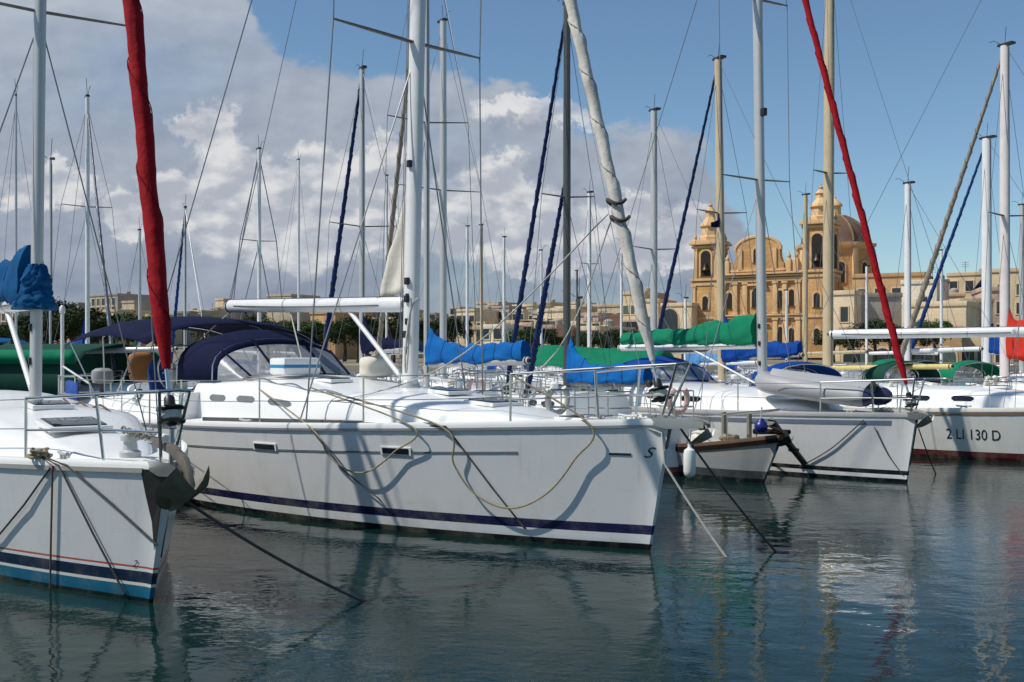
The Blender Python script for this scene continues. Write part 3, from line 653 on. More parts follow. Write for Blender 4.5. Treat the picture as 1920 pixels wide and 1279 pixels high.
q.loft([[M.H(u, M.fb(u), 1) + V((0, -.06, z + .02 * math.sin(u * 90))) for z in (.05, .3, .58)] for u in (.885, .9, .915, .93, .945)])
o = q.build('weather_cloth', m_jersey, M.root); o.modifiers.new('thick', 'SOLIDIFY').thickness = .02
# stern pole with a white light dome and its strut
p = M.H(.985, M.fb(1), 1) + V((-.1, -.1, .1)); q = MB(); q.tube([p, p + V((0, 0, 1.72))], .032, 10); q.lathe([(.035, 0), (.055, .03), (.05, .12), (.02, .16)], p + V((0, 0, 1.72)), 12); q.tube([p + V((0, 0, .75)), p + V((-.75, -.2, .42))], .02, 8); q.tube([p + V((-.75, -.2, .42)), p + V((-.95, -.2, -.3))], .016, 8)
q.build('stern_pole', m_paintmast, M.root)
# ------------------------------------------------------------------ the sloop cut by the left edge
hl = hullmat('hull grey white with teal boot top', [(-.5, (.006, .014, .014)), (.03, (.012, .13, .22)), (.135, (.72, .70, .62)), (.165, (.008, .02, .05)), (.275, (.70, .71, .70)), (.305, (.45, .10, .06)), (.325, (.67, .67, .655))])
Lb = Boat('sailboat', 'white sloop with teal boot stripe and furled dark red headsail, cut by the left edge', W(283, 1130), 127.5, 11.4, 3.8, (1.25, 1.10, 1.08), ov=.50, p=2.1, pw=1.95, group='front row boats moored bow out')
Lb.hull(hl); Lb.deck(m_deck, toe_h=.04)
Lb.cabin(m_gel, .75, 7.3, [(0, 0), (.12, .12), (.45, .34), (1, .5)], lambda f: min(1.15, .22 + 1.05 * min(1, f * 1.9) ** .8))
Lb.patch(.02, .985, lambda u: Lb.fb(u) - .055, lambda u: Lb.fb(u) - .012, .022, n=40).build('rub_strip', mat('beige rubbing strip', (.42, .40, .35), .5), Lb.hull_o)
Lb.cabwindow(.62, .78, .09, .16); Lb.cabwindow(.42, .54, .09, .16)
Lb.mast(4.05, 16.6, .068, m_alu, lean=(.012, 0), base=Lb.cabtop(4.05) - .02, ell=(1.35, 1.0), sprs=(6.3, 11), spr_len=1.15, spr_m=m_darkspar, wire_r=.009)
Lb.boom(2.85, 4.4, .085, m_paintmast, rise=.01)
Lb.cover(m_teal, .30, .17, .06, lift=.16, seed=3)
MB().tube([Lb.mpt(1.75) + V((.12, 0, 0)), Lb.ba.lerp(Lb.bb, .30) + V((0, 0, -.1))], .034, 10).build('boom_vang', m_paintmast, Lb.boom_o)
bl = Lb.H(0, Lb.fb(0)); tk = V((bl.x - .03, 0, Lb.fb(0) + .33))
Lb.genoa(m_red, tk, Lb.mpt(16.1) + V((-.12, 0, 0)), .080, seed=1, twist=14, rtop=.95)
q = MB()
for z, r_ in ((-.02, .05), (.0, .12), (.02, .12), (.03, .06), (.085, .06), (.095, .125), (.115, .125), (.125, .05)): pass
MB().tube([V((bl.x - .0, 0, Lb.fb(0))), tk], .022, 8).build('tack_fitting', m_steel, Lb.root)
Lb.pulpit(.60, .0145, .135, ext=.14); Lb.lifelines([.31, .46], .6, .135, .6, .005)
Lb.roller(.42, .02, 1.3); Lb.anchor(Lb.H(0, Lb.fb(0)) + V((-.34, -.02, .0)), 1.12, mat('rusty galvanised iron', (.15, .135, .105), .6, .3, var=.4, scale=9, bump=.3), pitch=-.12)
Lb.hatch(2.0, .12, .62, .62, Lb.cabtop(2.0) + .03, -.1, Lb.cab_o); Lb.hatch(3.45, 0, .45, .45, Lb.cabtop(3.45) + .005, -.07, Lb.cab_o)
for sd in (1, -1):
    for u in (.10, .45): Lb.cleat(Lb.H(u, Lb.fb(u), sd) + V((0, -sd * .10, .02)), k=1.2)
    q = MB(); q.tube(spline([V((x, sd * .62, Lb.cabtop(x) - .05 + (.05 if k % 2 else 0))) for k, x in enumerate((3.2, 3.6, 4.0, 4.4, 4.8, 5.2))], 5), .014, 6); q.build('handrail', m_teak, Lb.cab_o)
MB().lathe([(.10, 0), (.10, .05), (.07, .07), (.06, .15), (.09, .16), (.09, .2), (.02, .21)], Lb.w2l(Lb.l2w((.72, -.05, Lb.deckz(.72)))), 18).build('windlass', m_alu, Lb.root)
hull_text(Lb, '2', 249, 1062, 13, 'hull_mark', shear=.3)
# dark stem plate under the roller, plus painted shade on the port bow
q = MB(); q.loft([[Lb.H(u, z, sd) + Lb.normal(max(u, .004), z, sd) * .012 for u, z in pts] for sd, pts in ((-1, [(.0, 1.2), (.0, .85), (.0, .55), (.0, .42)]), (-1, [(.030, 1.2), (.022, .85), (.01, .55), (.003, .42)]))])
q.loft([[Lb.H(u, z, 1) + Lb.normal(max(u, .004), z, 1) * .012 for u, z in pts] for pts in ([(.0, 1.22), (.0, 1.0), (.0, .75), (.0, .5)], [(.022, 1.22), (.016, 1.0), (.008, .75), (.001, .5)])])
q.build('plate_and_bow_shade', mat('blackened steel and bow shade', (.03, .028, .025), .5, .4, var=.3), Lb.hull_o, flat=True)
# ------------------------------------------------------------------ the sloop right of the middle, dinghy on its foredeck
hr = hullmat('hull white with twin black lines', [(-.5, DARK), (.05, (.74, .745, .75)), (.12, DARK), (.20, (.67, .67, .655))])
Rb = Boat('sailboat', 'white sloop with green sail cover and furled bright red headsail, dinghy on its foredeck', W(1700, 905), 120, 10.6, 3.5, (1.17, 1.08, 1.05), ov=.22, p=2.5, pw=2.15, group='front row boats moored bow out')
Rb.hull(hr); Rb.deck(m_deck, toe_h=.05, tm=mat('grey toe rail', (.33, .33, .32), .5))
Rb.cabin(m_gel, 1.5, 6.9, [(0, 0), (.15, .14), (.5, .34), (1, .46)], lambda f: min(1.1, .3 + .9 * min(1, f * 1.9) ** .8))
Rb.patch(.03, .5, lambda u: Rb.fb(u) - .17, lambda u: Rb.fb(u) - .09, .006, n=24).build('cove_stripe', mat('blue grey stripe', (.16, .19, .25), .4), Rb.hull_o)
Rb.cabwindow(.5, .62, .09, .16); Rb.cabwindow(.68, .84, .09, .16)
Rb.mast(3.55, 13.2, .088, m_alu, lean=(-.013, 0), base=Rb.cabtop(3.55) - .02, sprs=(5.75, 9.4), spr_len=.92, spr_m=m_darkspar, wire_r=.008)
MB().box(Rb.mpt(7.1) + V((-.13, 0, 0)), (.12, .1, .16)).build('steaming_light', m_black, Rb.mast_o, .02)
Rb.boom(2.42, 4.75, .07, m_paintmast, rise=-.005)
Rb.cover(m_green, .26, .13, .14, lift=.16, seed=11, wrap=False)
MB().tube([Rb.mpt(1.6) + V((.1, 0, 0)), Rb.ba.lerp(Rb.bb, .42) + V((0, 0, -.08))], .02, 8).build('boom_vang', m_paintmast, Rb.boom_o)
br_ = Rb.H(0, Rb.fb(0)); Rb.genoa(m_red, V((br_.x + .10, 0, Rb.fb(0) + .12)), Rb.mpt(12.9) + V((-.1, 0, 0)), .062, seed=4, twist=16, rtop=.9)
Rb.pulpit(.58, .0145, .13, ext=.1); Rb.lifelines([.27, .42, .58], .58, .13, .9, .006); Rb.pushpit()
Rb.roller(.3, .02, 1.0); Rb.anchor(br_ + V((-.2, 0, .0)), .62, m_galv, pitch=-.1)
for sd in (1, -1):
    for u in (.09, .45): Rb.cleat(Rb.H(u, Rb.fb(u), sd) + V((0, -sd * .10, .02)), k=1.2)
Rb.winch(6.3, .8, Rb.cabtop(6.3) - .06, 1, Rb.cab_o); Rb.sprayhood(m_blue2, 6.0, 7.3, 1.05, .62, Rb.cabtop(6.6) - .06)
q = MB(); q.loft([[Rb.H(0, z, -1) + V((-.008, k * .05, 0)) for z in (Rb.fb(0) - .02, .8, .5, .3)] for k in (.6, 0)] + [[Rb.H(u, z, -1) + V((0, -.012, 0)) for u, z in ((.028, Rb.fb(0) - .02), (.02, .8), (.01, .5), (.004, .3))]])
q.build('plate_and_bow_shade', MATS['blackened steel and bow shade'], Rb.hull_o, flat=True)  # no real plate: dark sheet painting the shade on the port bow
# ------------------------------------------------------------------ the registered boat at the right edge
hs = hullmat('hull cream with dark red bottom', [(-.5, (.03, .004, .005)), (.06, (.10, .015, .02)), (.17, (.70, .69, .64))])
Sb = Boat('sailboat', 'cream sloop lettered 2 LI 130 D on its side, cut by the right edge', (14.5, 20.6), 141, 10.2, 3.4, (1.30, 1.04, 1.0), ov=.5, p=2.4, pw=2.1, group='front row boats moored bow out')
Sb.hull(hs); Sb.deck(m_deck, toe_h=.06, tm=m_cream)
Sb.cabin(m_gel, 2.6, 8.4, [(0, 0), (.18, .2), (.5, .36), (1, .46)], lambda f: min(1.05, .3 + .9 * min(1, f * 2) ** .8))
for a, b in ((.42, .5), (.58, .66), (.75, .83)): Sb.cabwindow(a, b, .09, .16)
Sb.patch(.03, .98, lambda u: Sb.fb(u) - .10, lambda u: Sb.fb(u) - .06, .01, n=30).build('rub_strip', mat('brown rubbing strip', (.22, .14, .08), .6), Sb.hull_o)
hull_text(Sb, '2 LI 130 D', 1775, 822, 19, 'registration_letters', wpx=100)
Sb.mast(3.9, 12.5, .085, m_paintmast, base=Sb.cabtop(3.9), sprs=(5.6, 9), spr_len=.95)
Sb.boom(2.72, 4.6, .095, m_paintmast, rise=.0); Sb.lifelines([.3, .45, .6, .74], .62, .15, .9, .006); Sb.pulpit(); Sb.pushpit()
Sb.winch(8.0, .8, Sb.cabtop(8.0) - .05, 1, Sb.cab_o); Sb.hatch(4.8, 0, .5, .5, Sb.cabtop(4.8), 0, Sb.cab_o)
for u in (.35, .5, .7): Sb.cleat(Sb.H(u, Sb.fb(u), 1) + V((0, -.12, .02)), k=1.3)
# ------------------------------------------------------------------ small wooden boat between the two sloops
hk = hullmat('hull grey white with brown rail', [(-.5, DARK), (.06, (.05, .055, .06)), (.2, (.30, .31, .31)), (.42, (.33, .32, .30))])
K_ = Boat('wooden_boat', 'small wooden boat with brown rail and stubby bowsprit, wedged between the two white sloops', (4.35, 18.45), 121, 3.3, 1.2, (.80, .52, .58), ov=.42, p=2.2, pw=2.0, tw=.55, um=.5, cat='boat')
K_.hull(hk); K_.deck(m_cream, toe_h=.07, tm=m_teak)
K_.patch(.0, .98, lambda u: K_.fb(u) - .07, lambda u: K_.fb(u) + .01, .022, n=24).build('rubbing_strake', mat('old dark varnish cloth', (.02, .011, .007), .8, var=.3), K_.hull_o)
K_.cabin(m_cream, 1.1, 2.7, [(0, .0), (.2, .22), (1, .34)], lambda f: .38)
K_.cabwindow(.35, .8, .09, .2)
q = MB(); b0 = K_.H(0, K_.fb(0)); q.tube([b0 + V((.6, 0, .08)), b0 + V((-.22, 0, .12))], [.05, .04], 10); q.build('bowsprit', MATS['old dark varnish cloth'], K_.root)
for x in (.35, 1.0): MB().tube([V((x, 0, K_.fb(0) - .1)), V((x, 0, K_.fb(0) + .38))], .045, 8).build('samson_post', mat('green grey timber', (.20, .19, .13), .7, var=.3), K_.root)
q = MB()
for sd in (1, -1):
    q.tube(spline([K_.H(.5, .55, sd) + V((0, -sd * .05, .5)), K_.H(.2, .7, sd) + V((0, -sd * .05, .48)), b0 + V((-.1, sd * .08, .5))], 5), .014, 6)
    for u in (.2, .48): q.tube([K_.H(u, .6, sd) + V((0, -sd * .05, 0)), K_.H(u, .6, sd) + V((0, -sd * .05, .48))], .013, 6)
q.build('bow_rail', m_steel, K_.root)
q = MB(); q.tube([V((.75 + (.13 + .04 * math.sin(k * 1.3)) * math.cos(a), .1 + (.16 + .04 * math.cos(k * 1.9)) * math.sin(a), K_.deckz(.75) + .05 + .02 * math.sin(k * 2.2) + .002 * k)) for k, a in enumerate([i * .7 for i in range(40)])], .022, 6); q.build('rope_coil', m_rope, K_.root)
q = MB(); q.box((2.75, 0, K_.deckz(2.7) + .18), (.5, .55, .36)); q.build('locker', mat('pale timber', (.40, .30, .17), .7, var=.25), K_.root, .03)
K_.anchor(b0 + V((-.2, .05, .05)), .6, MATS['blackened steel and bow shade'], pitch=-.2)
# ------------------------------------------------------------------ simpler boats of the rows behind
def small_boat(label, px, ytop, Y, ang, L=9., B=3.0, fb=1.05, mt=None, r_px=14, spar=m_alu, sprs_px=(), spr_len=.9, furl=None, furl_r=.07, furl_foot=None, cov=None, boom_z=2.3, boom_l=3.4, boom_m=None,
               cover_r=(.2, .1), cover_collar=.6, hood=None, hullm=None, lean=0., wires=True, top_off=0, cabin_m=None, group='boats moored in the rows behind', wire_r=.007, furl_top=None, bim=None):
    """the mast foot stands at pixel column px and distance Y; ang is where the stern points"""
    mt = mt or L * .37; a = R(ang); x = (px - 960) / F * Y
    bow = (x - math.cos(a) * mt, Y - math.sin(a) * mt)
    b = Boat('sailboat', label, bow, ang, L, B, (fb * 1.12, fb * .95, fb * .95), ov=.5, group=group)
    b.hull(hullm or hullmat('hull plain white', [(-.5, DARK), (.06, (.02, .04, .12)), (.16, (.74, .74, .73))]), nu=20, nz=8); b.deck(m_deck)
    b.cabin(cabin_m or m_gel, L * .2, L * .68, [(0, 0), (.2, .2), (.5, .36), (1, .44)], lambda f: min(B * .3, .25 + B * .26 * min(1, f * 2) ** .8), nx=14)
    for f0, f1 in ((.42, .55), (.62, .82)):
        b.cabwindow(f0, f1, .09, .17, n=5); b.cabwindow(f0, f1, .09, .17, side=-1, n=5)
    top = CH + (HZ - ytop) / F * Y
    b.mast(mt, top, r_px / 2 / F * Y / 1.1, spar, lean=(lean, 0), base=b.cabtop(mt) - .02, sprs=[CH + (HZ - q) / F * Y for q in sprs_px], spr_len=spr_len, wires=wires, wire_r=wire_r, spr_m=m_darkspar)
    b.boom(boom_z, boom_l, .06, boom_m or spar, rise=.02)
    if cov: b.cover(cov, cover_r[0], cover_r[1], cover_collar, n=48, seed=int(px), wrap=px in (-1,))
    if furl:
        tk = V((b.H(0, b.fb(0)).x + .15, 0, b.fb(0) + .15)) if furl_foot is None else furl_foot(b)
        b.genoa(furl, tk, b.mpt(CH + (HZ - furl_top) / F * Y if furl_top else top - .3) + V((-.1, 0, 0)), furl_r, seed=int(px), drum=True)
    if hood: b.sprayhood(hood, L * .6, L * .74, B * .36, .62, b.cabtop(L * .64) - .08)
    if bim: b.bimini(bim, L * .72, L * .93, B * .42, 2.55)
    rg = random.Random(int(px) * 7)
    for sd in (1, -1):
        MB().lathe([(.05, 0), (.05, .1), (.09, .13), (.10, .2), (.06, .24), (.0, .25)], (L * .5, sd * B * .17, b.cabtop(L * .5) - .03), 12).build('vent', m_gel, b.cab_o)
        q = MB(); q.tube([V((L * .3 + L * .03 * k, sd * B * .2, b.cabtop(L * .3 + L * .03 * k) - .03 + (.05 if k % 2 else 0))) for k in range(9)], .014, 5); q.build('handrail', m_teak, b.cab_o)
    q = MB(); q.tube([V((L * .93 + .05 * math.sin(a), (B * .33 + .19 * math.cos(a)), b.dz(.95) + .45 + .24 * math.sin(a))) for a in [R(-240 + 300 * k / 16) for k in range(17)]], .055, 8); q.build('lifebuoy', rg.choice((m_orange, m_lb, m_sailwhite)), b.root)
    q = MB(); q.tube([V((L * .25 + .14 * math.cos(a), B * .12 + .12 * math.sin(a), b.deckz(L * .25) + .03 + .01 * k)) for k, a in enumerate([i * .8 for i in range(24)])], .016, 5); q.build('rope_coil', m_rope, b.root)
    b.hatch(L * .28, 0, .45, .45, b.cabtop(L * .28), 0, b.cab_o)
    b.pulpit(.58, .0145); b.pushpit(); b.lifelines([.3, .5, .7], .58, .14, .9, .005); b.winch(L * .66, B * .25, b.cabtop(L * .66) - .06, 1, b.cab_o)
    return b
OUT, AWAY = 122, -62                      # stern bearings: bow towards the camera, bow away from it
hnavy = hullmat('hull dark navy', [(-.5, DARK), (.06, (.6, .6, .58)), (.16, (.012, .018, .05))])
hblue = hullmat('hull white with blue sheer', [(-.5, DARK), (.06, (.25, .02, .02)), (.16, (.74, .74, .72)), (.88, (.02, .12, .32))])
D_ = small_boat('small sloop with dark slender mast, peaked blue sail cover and tall navy furled headsail', 1063, 8, 23, -69, L=7.3, B=2.4, fb=.98, mt=3.4, r_px=15, spar=m_darkspar, sprs_px=(370,), spr_len=.62, furl=m_furlnavy, furl_r=.062,
                cov=m_blue, boom_z=1.62, boom_l=3.6, cover_r=(.17, .17), cover_collar=.62, hullm=hblue)
o = D_.genoa(m_furlnavy, V((1.0, .0, D_.deckz(1.0) + .12)), D_.mpt(CH + 327 / F * 23) + V((-.1, 0, 0)), .075, name='furled_staysail', seed=9)
small_boat('sloop with blue sail cover and brown furled headsail, its mast behind the tall white mast', 800, -190, 22.6, -66, L=8.6, B=2.6, mt=3.5, r_px=12, sprs_px=(230,), furl=m_furltan, furl_r=.06, cov=m_blue, boom_z=2.02, boom_l=5.0, cover_r=(.18, .15), cover_collar=.42, spar=m_alu)
small_boat('sloop with grey mast and navy furled headsail, moored behind the long white boom', 679, 130, 30, AWAY, L=9.4, r_px=12, sprs_px=(425,), spr_len=1.0, furl=m_furlnavy, furl_r=.08, spar=m_alu, cov=m_navy)
small_boat('sloop with very tall thin grey mast rising right of the tall white mast', 831, 40, 36, OUT, L=11, B=3.4, r_px=14, sprs_px=(357,), spr_len=1.6, spar=m_alu, cov=m_navy, boom_l=4)
small_boat('white sloop with plain grey mast standing left of the leaning white headsail, dark hull', 1226, 208, 35, AWAY, L=9.6, r_px=14, sprs_px=(468,), spr_len=.9, spar=m_alu, cov=None, hullm=hnavy)
small_boat('sloop with pale tan mast, royal blue sail cover and slim navy furled headsail', 1354, 112, 29, -66, L=9.6, r_px=16, spar=m_tan, sprs_px=(400,), spr_len=.8, furl=m_furlnavy, furl_r=.062, cov=m_blue2, boom_z=2.15, boom_l=3.2, cover_r=(.26, .16), lean=-.012, hood=m_blue2)
Tb = small_boat('sloop with thick yellowish wooden mast reaching out of the picture and pale yellow boom', 1552, -120, 33, -64, L=9.2, r_px=19, spar=m_tan, sprs_px=(325,), spr_len=.68, boom_z=1.82, boom_l=4.6, boom_m=m_yellow, hood=m_dgreen, lean=.005)
small_boat('boat with a short white mast and bright green hood, far right behind the red headsail', 1702, 345, 34, AWAY, L=7.2, r_px=12, spar=m_paintmast, hood=m_green, boom_z=2.35, boom_l=2.6, furl=None)
small_boat('sloop with short thick white mast and slender navy furled headsail near the right edge', 1850, 260, 36, AWAY, L=9, r_px=17, spar=m_paintmast, furl=m_furlblue, furl_r=.075, cov=m_blue2)
small_boat('sloop with tall pinkish white mast and tan furled headsail near the right edge', 1884, 86, 30, AWAY, L=10, r_px=17, spar=mat('pinkish white spar', (.66, .60, .58), .35), sprs_px=(405,), spr_len=.8, furl=m_furltan, furl_r=.085, cov=m_red2, boom_z=2.2, cover_r=(.3, .2), cover_collar=.9)
small_boat('boat with a low thin mast at the extreme right edge', 1916, 385, 46, AWAY, L=8, r_px=9)
small_boat('small sloop with white mast and dark furled headsail, beyond the stern of the middle sloop', 164, 182, 31, OUT, L=9.4, r_px=9, spar=m_paintmast, sprs_px=(388,), spr_len=.7, furl=m_wire, furl_r=.05, cov=m_blue2, furl_top=215)
small_boat('boat with a dull thin mast seen beside the dark red headsail', 262, 432, 44, OUT, L=8, r_px=6, cov=m_dgreen)
small_boat('boat with a short thin mast and slim blue headsail, right of the dark red one', 347, 390, 42, AWAY, L=8, r_px=6, furl=m_furlblue, furl_r=.07)
small_boat('boat with slender white mast and stays spread like a tent over the white boom', 486, 280, 40, OUT, L=9, r_px=8, spar=m_paintmast, sprs_px=(452,), spr_len=.7, wire_r=.02, hood=m_blue2)
small_boat('distant boat with a pale thin mast, first of three right of the tall white mast', 876, 425, 58, AWAY, L=9, r_px=6, spar=m_paintmast)
small_boat('distant boat with a yellowish thin mast, between two pale masts', 903, 422, 62, OUT, L=9, r_px=6, spar=m_tan)
small_boat('distant boat with a pale thin mast left of the blue furled headsail', 945, 445, 60, AWAY, L=9, r_px=6, spar=m_paintmast)
small_boat('boat with a short white mast right behind the dark mast', 1105, 362, 41, AWAY, L=9, r_px=8, spar=m_paintmast, sprs_px=(495,), spr_len=.4)
small_boat('distant boat with a thin dark mast in front of the low cream houses', 1082, 508, 64, OUT, L=8, r_px=4, spar=m_darkspar)
small_boat('boat with a thin tan mast in front of the church front', 1510, 366, 47, AWAY, L=9, r_px=9, spar=m_tan)
small_boat('boat with a dark thin mast and cyan bimini at the far left under grey cloud', 30, 180, 34, OUT, L=9, r_px=5, spar=m_alu, cov=m_dgreen, bim=m_teal)
for px_, top_, Y_, an, lab, kw in ((560, 300, 52, OUT, 'distant boat with a thin grey mast rising over the middle of the white boom', {}), (725, 330, 56, AWAY, 'distant boat with a thin mast left of the white mainsail corner', dict(cov=m_blue2)),
        (1015, 470, 50, OUT, 'distant boat with a thin mast just left of the dark mast', dict(hood=m_blue2)), (1165, 455, 44, AWAY, 'distant boat with a thin mast beside the white leaning headsail foot', dict(hood=m_navy)), (1285, 560, 40, -55, 'boat with a low mast and light blue cover, left of the green sail cover mast', dict(cov=mat('light blue canvas', (.09, .24, .46), .8, var=.2, bump=.4, bscale=8), boom_z=1.9, boom_l=3.4)),
        (1475, 545, 52, OUT, 'distant boat with a short mast hidden among the spars before the church', dict(hood=m_blue2)), (1625, 500, 46, AWAY, 'boat with a short thin mast and dark green hood beyond the yellow boom', dict(hood=m_dgreen)), (1765, 470, 50, OUT, 'distant boat with a thin mast between the tan headsail and the short white mast', dict(hood=m_green))):
    small_boat(lab, px_, top_, Y_, an, L=8.6, r_px=5, spar=m_paintmast, **kw)
# green tented boat at the far left
g = small_boat('boat under a long green cockpit tent behind the left sloop', 95, 300, 27, -14, L=9, r_px=5, spar=m_alu, cov=None, hullm=hnavy, wires=False)
q = MB(); rows = []
for i in range(17):
    x = 2.1 + 3.3 * i / 16; rows.append([V((x, 1.75 * y, z)) for y, z in ((1.05, 1.1), (1.0, 2.05), (.82, 2.3), (.4, 2.42 + .02 * math.sin(i)), (0, 2.5), (-.4, 2.42), (-.82, 2.3), (-1.0, 2.05), (-1.05, 1.1))])
q.loft(rows).build('cockpit_tent', m_dgreen, g.root, sharp=80).modifiers.new('thick', 'SOLIDIFY').thickness = .01
for side in (1, -1): MB().loft([[V((2.1 + 3.3 * i / 16, side * 1.86, z)) for z in (2.0, 2.34)] for i in range(17)]).build('tent_valance', m_green, g.root).modifiers.new('thick', 'SOLIDIFY').thickness = .01
# green ridge awning behind the blue sail cover
aw = small_boat('white boat under a light green ridge awning behind the blue sail covers', 1085, 560, 29, -25, L=8.4, B=2.8, r_px=5, spar=m_darkspar, wires=False)
q = MB(); rows = []
for i in range(15):
    t = i / 14; x = 2.0 + 3.6 * t; zc = 2.48 - .10 * t + .03 * math.sin(t * 9.4); rows.append([V((x, 1.35 * k / 5, zc - .52 * abs(k / 5) ** 1.15 - .04 * math.sin(t * 12.6) ** 2 * abs(k / 5))) for k in range(-5, 6)])
q.loft(rows).build('ridge_awning', m_green, aw.root, sharp=80).modifiers.new('thick', 'SOLIDIFY').thickness = .01
# ------------------------------------------------------------------ dinghy, fenders and loose gear
def dinghy():
    pw = Rb.l2w((1.85, .22, Rb.deckz(1.85) + .36)); d = thing('dinghy', 'grey inflatable dinghy stowed upside down on the foredeck of the green covered sloop', 'dinghy', pw, Rb.ang + R(200)); d.scale = (.9, .9, .9); d.rotation_euler[1] = R(5)
    q = MB(); r = .20; pts = [(1.32, .48, 0), (.9, .5, 0), (.2, .52, .01), (-.5, .5, .03), (-.95, .36, .05), (-1.2, 0, .08)]; path = spline(pts + [(x, -y, z) for x, y, z in pts[-2::-1]], 7)
    n = len(path); q.tube(path, [r * min(1, .35 + min(i, n - 1 - i) / 5) for i in range(n)], 16); o = q.build('tube', m_grey, d)
    for e in (0, -1):
        c = path[e]; MB().lathe([(.0, 0), (.1, .02), (.17, .12), (.205, .3), (.0, .31)], (0, 0, 0), 16, Matrix.Translation(c + V((.06, 0, 0))) @ Matrix.Rotation(-math.pi / 2, 4, 'Y')).build('tube_end', mat('navy rubber', (.02, .025, .07), .5), o)
    q = MB(); rows = []
    for i in range(15):
        x = -1.05 + 2.2 * i / 14; wd = .42 * min(1, (x + 1.2) / .5) ** .6; rows.append([V((x, wd * k / 4, .16 + .20 * (1 - abs(k / 4)) ** .8 * (1 - .2 * (i / 14)))) for k in range(-4, 5)])
    q.loft(rows).build('bottom', mat('pale grey hull fabric', (.36, .365, .37), .45, var=.08), d)
    q = MB(); q.tube(spline([V((.8, .7, .05)), V((.3, .74, .09)), V((-.2, .73, .05)), V((-.6, .66, .1))], 6), .012, 5); q.build('grab_line', m_wrope, d)
    for x in (.9, 0, -.7): MB().tube([V((x, .53 + .215 * math.cos(a), .01 + .215 * math.sin(a))) for a in [2 * math.pi * k / 16 for k in range(17)]], .018, 4, (.3, 1)).build('seam_band', mat('dark seam band', (.16, .16, .17), .6), o)
dinghy()
def fender(p, l, r, m, label, grp=None):
    f = thing('fender', label, 'fender', p, 0, grp)
    MB().lathe([(.01, -l), (r * .45, -l * .98), (r * .85, -l * .9), (r, -l * .78), (r, -l * .22), (r * .85, -l * .1), (r * .4, -.02), (.03, 0), (.03, .05)], (0, 0, 0), 18).build('fender_body', m, f)
    MB().tube([V((0, 0, .03)), V((.02, .01, .4))], .012, 6).build('lanyard', m_wrope, f); return f
fender(P(1293, 838, 17.2), .50, .10, m_fender, 'white sausage fender hanging beside the wooden boat')
def ball(px, py, Y, r, m, label):
    f = thing('fender', label, 'fender', P(px, py, Y), 0)
    MB().lathe([(.001, -r)] + [(r * math.sin(a), -r * math.cos(a)) for a in [math.pi * k / 10 for k in range(1, 9)]] + [(.05, r * 1.02), (.045, r * 1.2), (.001, r * 1.22)], (0, 0, 0), 18).build('fender_body', m, f)
    MB().tube([V((0, 0, r * 1.15)), V((.01, 0, r * 1.15 + .2))], .012, 6).build('lanyard', m_wrope, f)
ball(1427, 800, 18.1, .115, m_blueball, 'round dark blue fender hung at the bow of the wooden boat')
# things on the middle sloop
p = M.l2w((6.45, .45, M.cabtop(6.45) + .0)); f = thing('liferaft', 'white case with a blue band on the cabin top of the middle sloop', 'case', p, M.ang)
MB().box((0, 0, .14), (.42, .66, .26)).build('case_body', m_gel, f, .05); MB().box((0, 0, .14), (.43, .67, .06)).build('band', mat('cyan band', (.02, .22, .42), .5), f, .02)
p = M.H(.95, M.fb(.95), 1) + V((0, -.03, .35))
def soft(label, cat, px, py, Y, d, m, rz, name):
    q = MB(); rows = []; 
    for i in range(13):
        t = i / 12; z = (t - .5) * d[2]; e = (1 - abs(2 * t - 1) ** 4) ** .5 * .5 + .5
        rows.append([V((d[0] / 2 * math.copysign(abs(math.cos(a)) ** .6, math.cos(a)) * e * (1 + .07 * math.sin(a * 3 + t * 7)), d[1] / 2 * math.copysign(abs(math.sin(a)) ** .6, math.sin(a)) * e * (1 + .06 * math.sin(a * 2 - t * 9)), z)) for a in [2 * math.pi * k / 20 for k in range(20)]])
    o = q.loft(rows, True, True, True).build(name, m, None, sharp=80); o.location = P(px, py, Y); o.rotation_euler = (0, 0, rz); return tag(o, label, cat)
soft('ochre canvas cushion tied upright on the stern rail of the middle sloop', 'cushion', 264, 688, 20.4, (.46, .14, .56), m_orange, R(20), 'cushion')
soft('blue cloth bundle hung on the stern rail beside the ochre cushion', 'bundle', 299, 708, 20.2, (.40, .16, .70), m_jersey, R(20), 'cloth_bundle')
soft('cream canvas bag by the mast foot of the middle sloop', 'bag', 706, 688, 16.6, (.5, .4, .34), m_sailwhite, R(40), 'sail_bag')
def outboard():
    o = thing('outboard_motor', 'grey outboard motor clamped on the stern rail of the middle sloop', 'outboard motor', P(192, 706, 19.8), R(30))
    MB().lathe([(.06, -.13), (.13, -.12), (.15, 0), (.14, .1), (.09, .15), (.01, .16)], (0, 0, .0), 16, Matrix.Scale(1.35, 4, (1, 0, 0))).build('cowling', mat('grey cowling', (.35, .35, .34), .4), o)
    q = MB(); q.box((0, 0, -.4), (.11, .07, .56)); q.box((.03, 0, -.66), (.3, .22, .02)); q.build('leg', mat('dark grey leg', (.10, .10, .10), .5), o, .01)
    MB().tube([V((.12, 0, .0)), V((.5, .03, .05))], .02, 8).build('tiller', m_black, o)
    q = MB(); 
    for k in range(3): q.box((.16, .06 * math.cos(k * 2.1), -.72 + .06 * math.sin(k * 2.1)), (.02, .09, .05))
    q.build('propeller', m_alu, o)
outboard()
def pennant(b, p, d, h, m, name='pennant'):
    q = MB(); q.loft([[p + V((d[0] * t, d[1] * t, d[2] * t - h * k * (1 - .5 * t) + .03 * math.sin(t * 7 + k))) + V((.04 * math.sin(t * 9), .04 * math.cos(t * 8), 0)) for k in (0, .33, .66, 1)] for t in [i / 9 for i in range(10)]])
    o = q.build(name, m, b.mast_o); o.modifiers.new('thick', 'SOLIDIFY').thickness = .006
